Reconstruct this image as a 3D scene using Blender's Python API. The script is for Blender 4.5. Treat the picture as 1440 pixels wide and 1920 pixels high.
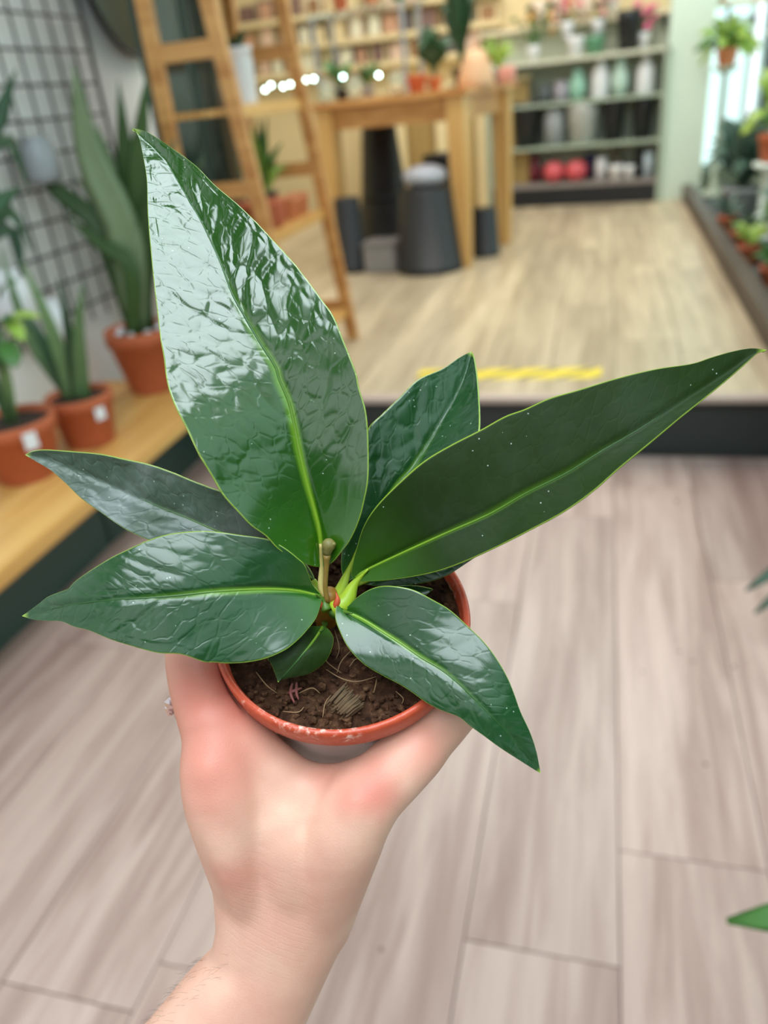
import bpy, bmesh, math, random
import numpy as np
from mathutils import Vector, Matrix, noise, Quaternion

for o in list(bpy.data.objects): bpy.data.objects.remove(o)
scn = bpy.context.scene
C = scn.collection
random.seed(7)

# ------------------------------------------------------------------ camera
F = 1443.0            # focal length in pixels of the 1440 x 1920 frame
H = 1.10              # camera height above the lower floor
PZ = 0.20             # height of the raised platform
_dn = np.array([290.0, 2640.0, F]); _dn /= np.linalg.norm(_dn)      # direction of gravity in the camera frame
_up = -_dn
_vx = 420.0
_fw = np.array([_vx, -(_vx*_dn[0] + F*_dn[2])/_dn[1], F]); _fw /= np.linalg.norm(_fw)
_rt = np.cross(_fw, _up)
M = np.array([_rt, _fw, _up])                                        # camera frame (x right, y down, z ahead) -> room
def ray(px, py): return M @ np.array([(px-720)/F, (py-960)/F, 1.0])
def P(px, py, d):                                                    # point seen at a pixel, d metres ahead of the lens
    return Vector(ray(px, py)*d) + Vector((0, 0, H))
def onz(px, py, z): r = ray(px, py); return Vector(r*((z-H)/r[2])) + Vector((0, 0, H))
def ony(px, py, y): r = ray(px, py); return Vector(r*(y/r[1])) + Vector((0, 0, H))
def onx(px, py, x): r = ray(px, py); return Vector(r*(x/r[0])) + Vector((0, 0, H))
def camv(x, y, z): return Vector(M @ np.array([x, y, z]))
def camp(x, y, z): return camv(x, y, z) + Vector((0, 0, H))

cd = bpy.data.cameras.new('camera'); cam = bpy.data.objects.new('camera', cd); C.objects.link(cam)
R3 = Matrix(((M[0][0], -M[0][1], -M[0][2]), (M[1][0], -M[1][1], -M[1][2]), (M[2][0], -M[2][1], -M[2][2])))
cam.matrix_world = Matrix.Translation((0, 0, H)) @ R3.to_4x4()
cd.sensor_fit = 'HORIZONTAL'; cd.sensor_width = 36.0; cd.lens = 36.0*F/1440.0
cd.clip_start = 0.01; cd.clip_end = 100
cd.dof.use_dof = True; cd.dof.focus_distance = 0.272; cd.dof.aperture_fstop = 36.07/4.0
scn.camera = cam

# ------------------------------------------------------------------ light
scn.view_settings.view_transform = 'Standard'; scn.view_settings.look = 'None'
scn.view_settings.gamma = 1; scn.view_settings.use_curve_mapping = False
scn.view_settings.exposure = 0.0
w = bpy.data.worlds.new('world'); scn.world = w; w.use_nodes = True
bg = w.node_tree.nodes['Background']; bg.inputs[0].default_value = (0.88, 0.95, 1.0, 1); bg.inputs[1].default_value = 1.8
def area(name, loc, target, sx, sy, power, color=(1, 1, 1)):
    l = bpy.data.lights.new(name, 'AREA'); l.shape = 'RECTANGLE'; l.size = sx; l.size_y = sy; l.energy = power; l.color = color
    o = bpy.data.objects.new(name, l); C.objects.link(o); o.location = loc
    o.rotation_euler = (Vector(target)-Vector(loc)).to_track_quat('-Z', 'Y').to_euler(); return o
area('added_overhead_light', (0.10, -0.55, 2.93), (0.10, -0.55, 0), 1.5, 2.3, 80, (0.80, 0.93, 1.0))  # unseen area light added overhead for the tall leaf's sheen
area('added_back_light', (-0.7, 4.6, 2.90), (-0.7, 4.6, 0), 2.4, 3.4, 125, (1.0, 0.96, 0.88))  # unseen area light added to brighten the back of the shop

# ------------------------------------------------------------------ materials
def lin(c): return tuple(((x/255)/12.92 if x/255 <= 0.04045 else ((x/255+0.055)/1.055)**2.4) for x in c)
class NT:
    def __init__(s, name):
        s.m = bpy.data.materials.new(name); s.m.use_nodes = True; s.t = s.m.node_tree; s.b = s.t.nodes['Principled BSDF']
    def n(s, typ, **kw):
        nd = s.t.nodes.new('ShaderNode'+typ)
        for k, v in kw.items():
            if k.startswith('i_'):
                key = k[2:]
                nd.inputs[int(key) if key.isdigit() else key.replace('_', ' ')].default_value = v
            else: setattr(nd, k, v)
        return nd
    def l(s, a, b): s.t.links.new(a, b)
    def math(s, op, a, b=None, c=None):
        nd = s.n('Math', operation=op)
        for i, x in enumerate((a, b, c)):
            if x is None: continue
            if isinstance(x, (int, float)): nd.inputs[i].default_value = x
            else: s.l(x, nd.inputs[i])
        return nd.outputs[0]
    def mix(s, f, a, b, blend='MIX'):
        nd = s.n('Mix', data_type='RGBA', blend_type=blend)
        for i, x in ((0, f), (6, a), (7, b)):
            if isinstance(x, (int, float)): nd.inputs[i].default_value = x
            elif isinstance(x, tuple): nd.inputs[i].default_value = (*x[:3], 1)
            else: s.l(x, nd.inputs[i])
        return nd.outputs[2]
    def ramp(s, f, stops):
        nd = s.n('ValToRGB'); e = nd.color_ramp.elements
        while len(e) < len(stops): e.new(0.5)
        for el, (p, c) in zip(e, stops): el.position = p; el.color = (*c[:3], 1) if isinstance(c, tuple) else (c, c, c, 1)
        s.l(f, nd.inputs[0]); return nd.outputs[0]
    def sm(s, x, a, b):
        nd = s.n('MapRange', interpolation_type='SMOOTHSTEP'); s.l(x, nd.inputs[0]); nd.inputs[1].default_value = a; nd.inputs[2].default_value = b
        return nd.outputs[0]
    def bump(s, h, dist, strength=1.0, prev=None):
        nd = s.n('Bump'); nd.inputs['Strength'].default_value = strength; nd.inputs['Distance'].default_value = dist; s.l(h, nd.inputs['Height'])
        if prev: s.l(prev, nd.inputs['Normal'])
        return nd.outputs[0]
    def noise(s, scale, detail=3, vec=None, rough=0.5, dist=0.0):
        nd = s.n('TexNoise'); nd.inputs['Scale'].default_value = scale; nd.inputs['Detail'].default_value = detail
        nd.inputs['Roughness'].default_value = rough; nd.inputs['Distortion'].default_value = dist
        if vec is not None: s.l(vec, nd.inputs['Vector'])
        return nd.outputs[0]
    def coord(s, kind='Object', scale=None):
        o = s.n('TexCoord').outputs[kind]
        if scale is None: return o
        mp = s.n('Mapping'); mp.inputs['Scale'].default_value = scale; s.l(o, mp.inputs[0]); return mp.outputs[0]
    def set(s, **kw):
        for k, v in kw.items():
            inp = s.b.inputs[k.replace('_', ' ')]
            if isinstance(v, (int, float)): inp.default_value = v
            elif isinstance(v, tuple): inp.default_value = (*v[:3], 1) if len(inp.default_value) == 4 else v
            else: s.l(v, inp)
        return s.m
_mc = {}
def plain(name, rgb, rough=0.6, var=0.18, scale=14.0, bump=0.0, **kw):
    """a plain painted / moulded surface with a little uneven tone"""
    if name in _mc: return _mc[name]
    t = NT(name); c = lin(rgb); n = t.noise(scale, 4, t.coord('Object'))
    col = t.mix(n, tuple(x*(1-var) for x in c), tuple(min(1, x*(1+var)) for x in c))
    t.set(Base_Color=col, Roughness=rough, **kw)
    if bump: t.set(Normal=t.bump(n, bump))
    _mc[name] = t.m; return t.m
def wood(name, c1, c2, stretch=(1.5, 30, 30), rough=0.45, rand=0.0, coord='Object', bump=0.0004):
    if name in _mc: return _mc[name]
    t = NT(name); v = t.coord(coord, stretch)
    if rand:
        oi = t.n('ObjectInfo'); add = t.n('VectorMath', operation='ADD'); cb = t.n('CombineXYZ')
        r20 = t.math('MULTIPLY', oi.outputs['Random'], 37.0)
        for i in range(3): t.l(r20, cb.inputs[i])
        t.l(v, add.inputs[0]); t.l(cb.outputs[0], add.inputs[1]); v = add.outputs[0]
    n = t.noise(1.0, 6, v, 0.6, 0.6); n2 = t.noise(0.35, 2, v, 0.5, 0.2)
    f = t.sm(t.math('ADD', t.math('MULTIPLY', n, 0.7), t.math('MULTIPLY', n2, 0.5)), 0.40, 0.80)
    col = t.mix(f, lin(c1), lin(c2))
    if rand:
        k = t.math('ADD', t.math('MULTIPLY', oi.outputs['Random'], rand), 1-rand*0.5)
        cb2 = t.n('CombineXYZ'); [t.l(k, cb2.inputs[i]) for i in range(3)]
        col = t.mix(1.0, col, cb2.outputs[0], 'MULTIPLY')
    t.set(Base_Color=col, Roughness=rough, Normal=t.bump(n, bump)); _mc[name] = t.m; return t.m

# ------------------------------------------------------------------ mesh helpers
class MB:
    def __init__(s): s.v = []; s.f = []; s.uv = None
    def add(s, vs, fs):
        k = len(s.v); s.v += [Vector(x) for x in vs]; s.f += [tuple(i+k for i in f) for f in fs]; return s
    def box(s, c, size, rot=None, bev=0.0):
        x, y, z = size[0]/2, size[1]/2, size[2]/2; c = Vector(c)
        if bev <= 0:
            vs = [Vector((sx*x, sy*y, sz*z)) for sx in (-1, 1) for sy in (-1, 1) for sz in (-1, 1)]
            fs = [(0, 1, 3, 2), (4, 6, 7, 5), (0, 4, 5, 1), (2, 3, 7, 6), (0, 2, 6, 4), (1, 5, 7, 3)]
        else:
            bm = bmesh.new(); bmesh.ops.create_cube(bm, size=1)
            for v in bm.verts: v.co = Vector((v.co.x*size[0], v.co.y*size[1], v.co.z*size[2]))
            bmesh.ops.bevel(bm, geom=bm.edges[:], offset=bev, segments=2, affect='EDGES'); bm.verts.index_update()
            vs = [v.co.copy() for v in bm.verts]; fs = [tuple(v.index for v in f.verts) for f in bm.faces]; bm.free()
        if rot is not None: vs = [rot @ v for v in vs]
        return s.add([v+c for v in vs], fs)
    def bar(s, a, b, wx, wz, upv=(0, 0, 1), bev=0.0):
        a, b = Vector(a), Vector(b); d = b-a; L = d.length; d = d/L
        sx = d.cross(Vector(upv)); sx = sx.normalized() if sx.length > 1e-5 else d.orthogonal().normalized()
        uz = sx.cross(d); m = Matrix((sx, d, uz)).transposed()
        return s.box((a+b)/2, (wx, L, wz), m, bev)
    def tube(s, pts, rad, seg=10, cap=True):
        pts = [Vector(p) for p in pts]; n = len(pts)
        if isinstance(rad, (int, float)): rad = [rad]*n
        vs = []; fs = []; prev = None
        for i, p in enumerate(pts):
            t = (pts[min(i+1, n-1)]-pts[max(i-1, 0)]).normalized()
            u = t.orthogonal().normalized() if prev is None else (prev-t*prev.dot(t)).normalized()
            prev = u; wv = t.cross(u)
            for k in range(seg):
                a = 2*math.pi*k/seg; vs.append(p+(u*math.cos(a)+wv*math.sin(a))*rad[i])
        for i in range(n-1):
            for k in range(seg):
                fs.append((i*seg+k, i*seg+(k+1) % seg, (i+1)*seg+(k+1) % seg, (i+1)*seg+k))
        if cap: fs.append(tuple(range(seg-1, -1, -1))); fs.append(tuple((n-1)*seg+k for k in range(seg)))
        return s.add(vs, fs)
    def lathe(s, prof, seg=32, org=(0, 0, 0), axis=(0, 0, 1), close=True):
        q = Vector((0, 0, 1)).rotation_difference(Vector(axis)); org = Vector(org); vs = []; fs = []; n = len(prof)
        for r, z in prof:
            for k in range(seg):
                a = 2*math.pi*k/seg; vs.append(org+q @ Vector((r*math.cos(a), r*math.sin(a), z)))
        for i in range(n-1):
            for k in range(seg): fs.append((i*seg+k, i*seg+(k+1) % seg, (i+1)*seg+(k+1) % seg, (i+1)*seg+k))
        if close:
            if prof[0][0] > 1e-6: fs.append(tuple(range(seg-1, -1, -1)))
            if prof[-1][0] > 1e-6: fs.append(tuple((n-1)*seg+k for k in range(seg)))
        return s.add(vs, fs)
    def blob(s, c, r, sub=1, sq=(1, 1, 1), jit=0.0):
        bm = bmesh.new(); bmesh.ops.create_icosphere(bm, subdivisions=sub, radius=1); bm.verts.index_update()
        vs = [Vector((v.co.x*sq[0], v.co.y*sq[1], v.co.z*sq[2]))*r*(1+random.uniform(-jit, jit))+Vector(c) for v in bm.verts]
        fs = [tuple(v.index for v in f.verts) for f in bm.faces]; bm.free(); return s.add(vs, fs)
    def grid(s, rows, closed=False):
        n = len(rows[0]); vs = [p for r in rows for p in r]; fs = []
        for i in range(len(rows)-1):
            for k in range(n if closed else n-1): fs.append((i*n+k, i*n+(k+1) % n, (i+1)*n+(k+1) % n, (i+1)*n+k))
        return s.add(vs, fs)
    def mesh(s, name, org=(0, 0, 0), smooth=False):
        me = bpy.data.meshes.new(name); org = Vector(org)
        me.from_pydata([tuple(v-org) for v in s.v], [], s.f); me.update()
        if smooth: me.polygons.foreach_set('use_smooth', [True]*len(me.polygons))
        return me
    def build(s, name, mat, parent=None, loc=(0, 0, 0), smooth=False):
        """loc: where the object's origin stands in the room (for a part: its thing's own place by default)"""
        org = wloc(parent) if parent is not None else Vector(loc)
        o = bpy.data.objects.new(name, s.mesh(name, org, smooth)); C.objects.link(o)
        if mat: o.data.materials.append(mat)
        if parent is not None: o.parent = parent
        else: o.location = org
        return o
def wloc(o):
    v = Vector(o.location)
    while o.parent: o = o.parent; v += o.location
    return v
def tag(o, label, cat, group=None):
    o['label'] = label; o['category'] = cat
    if group: o['group'] = group
    return o
def thing(name, label, cat, loc=(0, 0, 0), group=None):
    o = bpy.data.objects.new(name, None); C.objects.link(o); o.location = loc; o.empty_display_size = 0.02
    return tag(o, label, cat, group)
def struct(o): o['kind'] = 'structure'; return o
def smoothpath(pts, n):
    """n points along a Catmull-Rom curve, evenly spaced by length"""
    p = [Vector(x) for x in pts]; p = [p[0]*2-p[1]]+p+[p[-1]*2-p[-2]]; out = []
    for i in range(1, len(p)-2):
        for k in range(12):
            t = k/12; a, b, c, d = p[i-1], p[i], p[i+1], p[i+2]
            out.append(0.5*((2*b)+(c-a)*t+(2*a-5*b+4*c-d)*t*t+(3*b-a-3*c+d)*t**3))
    out.append(p[-2]); L = [0]
    for i in range(1, len(out)): L.append(L[-1]+(out[i]-out[i-1]).length)
    res = []; j = 0
    for k in range(n):
        s = L[-1]*k/(n-1)
        while j < len(L)-2 and L[j+1] < s: j += 1
        f = (s-L[j])/max(1e-9, L[j+1]-L[j]); res.append(out[j].lerp(out[j+1], min(1, max(0, f))))
    return res

# ================================================================== the shop: shell
XL, XR, YB, YF, ZC = -1.74, 1.02, 7.0, -2.6, 2.95       # left wall, window wall, back wall, shop front, ceiling
m_white = plain('white_wall_paint', (234, 232, 230), 0.7, 0.06, 3)
m_cream = plain('cream_wall_paint', (226, 206, 160), 0.7, 0.10, 3)
m_sage = plain('sage_green_paint', (162, 174, 156), 0.55, 0.08, 3)
m_darkgreen = plain('dark_green_paint', (52, 72, 66), 0.5, 0.15, 5)
m_riser = plain('riser_charcoal', (44, 48, 46), 0.55, 0.15, 6)
m_black = plain('black_plastic', (24, 26, 30), 0.45, 0.2, 8)
m_blackmetal = plain('black_wire', (34, 34, 38), 0.4, 0.1, 8)
m_dark = plain('charcoal_panel', (30, 33, 33), 0.5, 0.2, 5)
m_pine = wood('pine', (178, 118, 62), (216, 162, 98), (1.2, 26, 26), 0.4)
m_pine_y = wood('pine_lengthwise', (196, 140, 72), (232, 184, 112), (26, 1.2, 26), 0.4)
m_oak = wood('oak_table', (196, 146, 82), (226, 182, 116), (22, 22, 1.2), 0.38)
m_plank_lo = wood('laminate_rosy', (156, 128, 119), (201, 175, 165), (30, 2.2, 30), 0.34, 0.26)
m_plank_hi = wood('laminate_straw', (166, 148, 122), (208, 190, 160), (30, 2.2, 30), 0.32, 0.24)
m_terra = plain('terracotta', (186, 98, 62), 0.75, 0.16, 26, 0.0006)
m_terra_l = plain('terracotta_pale', (204, 128, 86), 0.75, 0.16, 26)
m_ceramic = plain('white_ceramic', (226, 226, 230), 0.3, 0.05, 8)
m_grey = plain('grey_plastic', (150, 154, 158), 0.4, 0.12, 8)
m_earth = plain('dark_compost', (52, 38, 30), 0.95, 0.4, 60, 0.004)

def quadwall(name, a, b, c, d, mat, th, nrm):
    mb = MB(); a, b, c, d = map(Vector, (a, b, c, d)); o = Vector(nrm)*(-th)
    mb.add([a, b, c, d, a+o, b+o, c+o, d+o], [(0, 1, 2, 3), (7, 6, 5, 4), (0, 4, 5, 1), (1, 5, 6, 2), (2, 6, 7, 3), (3, 7, 4, 0)])
    return struct(mb.build(name, mat))
YT, XL2 = 3.56, -3.3                                       # beyond YT the room widens to the left
quadwall('wall_left', (XL, YF, 0), (XL, YT, 0), (XL, YT, ZC), (XL, YF, ZC), m_white, 0.1, (1, 0, 0))
quadwall('wall_return', (XL2, YT, 0), (XL-.1, YT, 0), (XL-.1, YT, ZC), (XL2, YT, ZC), m_white, 0.1, (0, 1, 0))
quadwall('wall_left_back', (XL2, YT-.1, 0), (XL2, YB, 0), (XL2, YB, ZC), (XL2, YT-.1, ZC), m_cream, 0.1, (1, 0, 0))
XW = 0.70                                                 # the back wall ends here, beyond it a window
quadwall('wall_back', (XL2-.1, YB, 0), (XW, YB, 0), (XW, YB, ZC), (XL2-.1, YB, ZC), m_cream, 0.1, (0, -1, 0))
m_ceil = plain('ceiling_paint', (120, 122, 120), 0.8, 0.05, 2)
ce_ = MB()
for x0, x1, y0, y1 in ((XL2-.1, XR+.1, .62, YB+.1), (XL2-.1, XR+.1, YF-.1, -1.72), (XL2-.1, -.67, -1.72, .62), (.87, XR+.1, -1.72, .62)): ce_.box(((x0+x1)/2, (y0+y1)/2, ZC+.05), (x1-x0, y1-y0, .1))
struct(ce_.build('ceiling', m_ceil))                      # an opening is left for the added overhead light
# window wall on the right: low parapet, posts, lintel, panes
wr = struct(MB().box((XR+.05, (YF+YB)/2, .30), (.1, YB-YF, .60)).build('wall_right', m_sage))
struct(MB().box((XR+.05, (YF+YB)/2, 2.75), (.1, YB-YF, .40)).build('trim_1', m_sage))
m_frame = plain('pale_window_frame', (216, 232, 226), 0.4, 0.05, 6)
t = NT('mint_glass'); tr = t.n('BsdfTransparent'); tr.inputs[0].default_value = (.84, .96, .92, 1); gl_ = t.n('BsdfGlossy'); gl_.inputs['Roughness'].default_value = .03; fr_ = t.n('Fresnel'); fr_.inputs[0].default_value = 1.06
mx_ = t.n('MixShader'); t.l(fr_.outputs[0], mx_.inputs[0]); t.l(tr.outputs[0], mx_.inputs[1]); t.l(gl_.outputs[0], mx_.inputs[2]); t.l(mx_.outputs[0], t.t.nodes['Material Output'].inputs[0]); m_glass = t.m
ys = [-2.5, -1.1, .3, 1.7, 3.1, 4.5, 5.9, 6.95]
for i, (y0, y1) in enumerate(zip(ys, ys[1:])):
    mb = MB()
    for yy in (y0+.03, y1-.03): mb.box((XR+.05, yy, 1.575), (.026, .045, 1.95))
    for zz in (.63, 2.52): mb.box((XR+.05, (y0+y1)/2, zz), (.026, y1-y0, .06))
    wdw = struct(mb.build('window_%d' % (i+1), m_frame))
    MB().box((XR+.05, (y0+y1)/2, 1.575), (.004, y1-y0-.09, 1.83)).build('pane', m_glass, wdw)
mb = MB()
for xx in (XW+.02, XR-.02): mb.box((xx, YB+.05, 1.5), (.04, .04, 2.4))
for zz in (.33, 1.30, 2.67): mb.box(((XW+XR)/2, YB+.05, zz), (XR-XW, .04, .05))
wb = struct(mb.build('window_8', m_frame)); MB().box(((XW+XR)/2, YB+.05, 1.5), (XR-XW-.08, .004, 2.3)).build('pane', m_glass, wb)
struct(MB().box(((XW+XR)/2, YB+.05, .15), (XR-XW+.1, .1, .3)).build('trim_2', m_sage)); struct(MB().box(((XW+XR)/2, YB+.05, 2.83), (XR-XW+.1, .1, .25)).build('trim_3', m_sage))
# unseen shop front behind the lens: dark parapet raised to darken leaf reflections
struct(MB().box((XL/2+XR/2, YF-.05, .88), (XR-XL, .1, 1.76)).build('wall_front', m_darkgreen))
struct(MB().box((XR+.05, -1.1, 1.15), (.11, 2.8, .75)).build('shade_panel', m_darkgreen))  # unseen dark panel added so the tall leaf's lower part reflects less

# floors: every plank a piece of its own
PW = 0.22; X0 = 0.062; EDGE = 2.36
def planks(parent, mat, y0, y1, xmin, xmax, ztop, seed, joint=None):
    rn = random.Random(seed); k0 = math.floor((xmin-X0)/PW); k1 = math.ceil((xmax-X0)/PW); cache = {}
    for k in range(k0, k1):
        xa, xb = max(xmin, X0+k*PW), min(xmax, X0+(k+1)*PW)
        if xb-xa < 0.02: continue
        y = y0-rn.uniform(0, 1.2)
        if joint and k == 0: y = joint-1.28
        while y < y1:
            ya, yb = max(y0, y), min(y1, y+1.28); y += 1.28
            if yb-ya < 0.02: continue
            key = (round(xb-xa, 3), round(yb-ya, 3))
            if key not in cache: cache[key] = MB().box((0, 0, -.004), (xb-xa-.0022, yb-ya-.0022, .008)).mesh('plank'); cache[key].materials.append(mat)
            o = bpy.data.objects.new('plank', cache[key]); C.objects.link(o); o.parent = parent; o.location = Vector(((xa+xb)/2, (ya+yb)/2, ztop-rn.uniform(0, .0005)))
floor = struct(MB().box(((XL+XR)/2, (YF+EDGE)/2+.05, -.058), (XR-XL, EDGE-YF+.1, .10)).build('floor', plain('floor_joint', (118, 100, 92), .8, .1, 5)))
planks(floor, m_plank_lo, -1.2, EDGE-.004, XL, XR, 0.0, 4, 0.865)
plat = struct(MB().box(((XL2+XR)/2, (EDGE+YB)/2+.01, PZ/2-.01-.004), (XR-XL2, YB-EDGE-.02, PZ+.02-.008)).build('floor_platform', m_riser))
planks(plat, m_plank_hi, EDGE+.035, YB, -2.4, XR, PZ, 9)
struct(MB().box(((XL+XR)/2, EDGE+.012, PZ-.008), (XR-XL, .05, .020), None, .004).build('trim_4', wood('step_nosing', (168, 146, 134), (206, 186, 172), (2.2, 30, 30), .35)))
# knots and scuffs in the nearest planks
mk_ = plain('scuff_mark', (112, 84, 78), .7, .2, 40)
for px, py, r in ((1323, 1433, .0045), (1205, 1260, .0035), (1275, 1222, .004), (1300, 1240, .004), (1376, 1250, .004), (715, 1780, .004), (1268, 940, .008)):
    p = onz(px, py, 0); rows = []
    for q in (0.02, .5, 1): rows.append([p+Vector((math.cos(a*.5236)*r*q*.8, math.sin(a*.5236)*r*q*(1+.2*math.sin(a*2.1)), .0006*(1.2-q))) for a in range(12)])
    MB().grid(rows, True).build('floor_knot', mk_, floor)

# hazard tape along the platform's edge
t = NT('hazard_tape'); sp = t.n('SeparateXYZ'); t.l(t.coord('Object'), sp.inputs[0])
ph = t.math('ADD', t.math('MULTIPLY', sp.outputs[0], 8.0), t.math('MULTIPLY', sp.outputs[1], -9.0))
st_ = t.sm(t.math('PINGPONG', t.math('ADD', ph, t.math('MULTIPLY', t.noise(40, 3, t.coord('Object')), .25)), 0.5), 0.08, 0.14)
t.set(Base_Color=t.mix(st_, lin((96, 90, 66)), lin((240, 212, 52))), Roughness=0.45); m_tape = t.m
ta, tb = onz(785, 702, PZ), onz(1128, 700, PZ); yc = (ta.y+tb.y)/2
tp = MB().box(((ta.x+tb.x)/2, yc, PZ+.0006), (tb.x-ta.x, .105, .0012)).build('hazard_tape', m_tape, None, ((ta.x+tb.x)/2, yc, PZ))
tag(tp, 'yellow and black hazard tape on the platform edge', 'tape')

# ================================================================== pots and plants
def potshape(mb, c, r, h, rimh=None, taper=0.72, inv=False):
    rimh = rimh or h*.22; rb = r*taper
    prof = [(0, 0), (rb*.94, 0), (rb, h*.03), (r*.93, h-rimh), (r, h-rimh+.002), (r, h-.004), (r*.985, h), (r*.93, h), (r*.90, h*.86), (0, h*.86)]
    if inv: prof = [(a, h-z) for a, z in reversed(prof)]
    return mb.lathe(prof, 36, c, (0, 0, 1), False)
def plantpot(name, label, cat, base, r, h, mat, group=None, taper=.72, soil=True, band=True):
    th = thing(name, label, cat, base, group); o = potshape(MB(), base, r, h, None if band else h*.06, taper).build('pot', mat, th, smooth=False)
    for p in o.data.polygons: p.use_smooth = True
    if soil:
        rows = []
        for q in (.02, .4, .75, 1): rows.append([Vector(base)+Vector((math.cos(a*.3142)*r*.905*q, math.sin(a*.3142)*r*.905*q, h*.87+.008*(1-q)+random.uniform(0, .005))) for a in range(20)])
        MB().grid(rows, True).build('soil', m_earth, th)
    return th
def blade(mb, pts, wid, up, th=0.002, cup=0.25, n=9):
    """a strap leaf: pts base to tip, wid half widths; up: the side its face looks to"""
    q = smoothpath(pts, n); rows = []
    for i, p in enumerate(q):
        tn = (q[min(i+1, n-1)]-q[max(i-1, 0)]).normalized(); s = tn.cross(Vector(up)); s = s.normalized() if s.length > 1e-4 else tn.orthogonal(); nn = s.cross(tn)
        w_ = interp_lin(wid, i/(n-1))
        rows.append([p-s*w_+nn*w_*cup, p-s*w_*.5+nn*(w_*cup*.3+th*.5), p+nn*th*.5, p+s*w_*.5+nn*(w_*cup*.3+th*.5), p+s*w_+nn*w_*cup, p+s*w_*.5+nn*(w_*cup*.3-th*.5), p-nn*th*.5, p-s*w_*.5+nn*(w_*cup*.3-th*.5)])
    k = len(mb.v); mb.grid(rows, True); mb.f.append(tuple(k+j for j in range(7, -1, -1))); mb.f.append(tuple(k+(n-1)*8+j for j in range(8))); return mb
def interp_lin(kn, u):
    for (a, x), (b_, y) in zip(kn, kn[1:]):
        if u <= b_: return x+(y-x)*(u-a)/(b_-a)
    return kn[-1][1]
def greens(name, c1, c2, rough=.4):
    t = NT(name); oi = t.n('ObjectInfo'); n = t.noise(30, 3, t.coord('Object')); f = t.math('ADD', t.math('MULTIPLY', oi.outputs['Random'], .6), t.math('MULTIPLY', n, .4))
    t.set(Base_Color=t.mix(f, lin(c1), lin(c2)), Roughness=rough); return t.m
m_snake = greens('snake_leaf', (86, 106, 74), (132, 150, 110)); m_snake_d = greens('snake_leaf_dark', (38, 66, 30), (64, 92, 44))
m_aloe = greens('aloe_leaf', (70, 100, 62), (120, 148, 96)); m_lime = greens('lime_leaf', (112, 156, 60), (176, 200, 90)); m_mid = greens('green_leaf', (44, 90, 40), (84, 132, 58)); m_deep = greens('deep_leaf', (26, 58, 34), (48, 86, 50))
m_dusk = greens('dusky_leaf', (58, 84, 72), (92, 118, 100))

# ---- low bench along the left wall
BZ = 0.28; BX = -1.215; BY0, BY1 = -0.9, 2.33
bench = thing('bench', 'low pine bench along the white wall with terracotta pots on it', 'bench', (-1.48, .7, 0))
xs = [XL+.01, XL+.185, XL+.36, BX]
for a, b_ in zip(xs, xs[1:]): MB().box(((a+b_)/2, (BY0+BY1)/2, BZ-.02), (b_-a-.003, BY1-BY0, .04), None, .004).build('board', m_pine_y, bench)
for k in range(5):
    y0 = BY0+.02+k*(BY1-BY0-.04)/5; y1 = BY0+.02+(k+1)*(BY1-BY0-.04)/5
    MB().box((-1.385, (y0+y1)/2, .118), (.03, y1-y0-.006, .236), None, .004).build('plinth_panel', m_darkgreen, bench)
MB().box((-1.56, (BY0+BY1)/2, .12), (.32, BY1-BY0-.1, .236)).build('plinth', m_darkgreen, bench)

def label_tag(th, c, nrm, w_, h_):
    nrm = Vector(nrm).normalized(); s = Vector((0, 0, 1)).cross(nrm).normalized(); m = Matrix((s, nrm, Vector((0, 0, 1)))).transposed()
    MB().box(c, (w_, .0012, h_), m).build('price_tag', m_ceramic, th)
def bpx(px, py): return onz(px, py, BZ)
gl = 'terracotta pots on the bench'
# nearest pot, a fleshy plant with round crown
c1 = bpx(55, 890); c1.x -= .0; p1 = plantpot('potted_succulent', 'nearest terracotta pot on the bench with a thick stemmed plant', 'plant', c1, .112, .165, m_terra, gl, .70)
label_tag(p1, onx(0, 0, -1) if False else c1+Vector((math.cos(-.55), math.sin(-.55), 0))*.113+Vector((0, 0, .128)), (math.cos(-.55), math.sin(-.55), 0), .034, .045)
def topof(c, h): return Vector(c)+Vector((0, 0, h))
Y1 = c1.y
for pts, wd, mt in (([(30, 790), (15, 720), (0, 640)], .014, m_aloe), ([(20, 795), (-20, 700), (-50, 600)], .014, m_deep)):
    q = [topof(c1, .14)]+[ony(x, y, Y1) for x, y in pts[1:]]
    blade(MB(), q, [(0, wd), (.6, wd*.8), (1, .003)], (1, -1, .3), .008, .3).build('leaf', mt, p1, smooth=True)
for (x, y, ex, ey, w_, mt) in ((5, 640, 30, 690, .03, m_mid), (-5, 620, 20, 600, .02, m_mid), (0, 610, 75, 595, .016, m_lime), (10, 600, 45, 640, .02, m_lime), (0, 640, -20, 700, .03, m_deep), (0, 560, 30, 530, .016, m_mid)):
    a = ony(x, y, Y1); e = ony(ex, ey, Y1-.05); blade(MB(), [a, (a+e)/2+Vector((0, 0, .015)), e], [(0, .004), (.4, w_), (.8, w_*.8), (1, .002)], (.3, -.5, 1), .003, .2).build('leaf', mt, p1, smooth=True)
MB().tube([topof(c1, .13), ony(5, 700, Y1), ony(2, 620, Y1)], [.014, .012, .008], 10).build('stem', m_aloe, p1, smooth=True)
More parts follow.
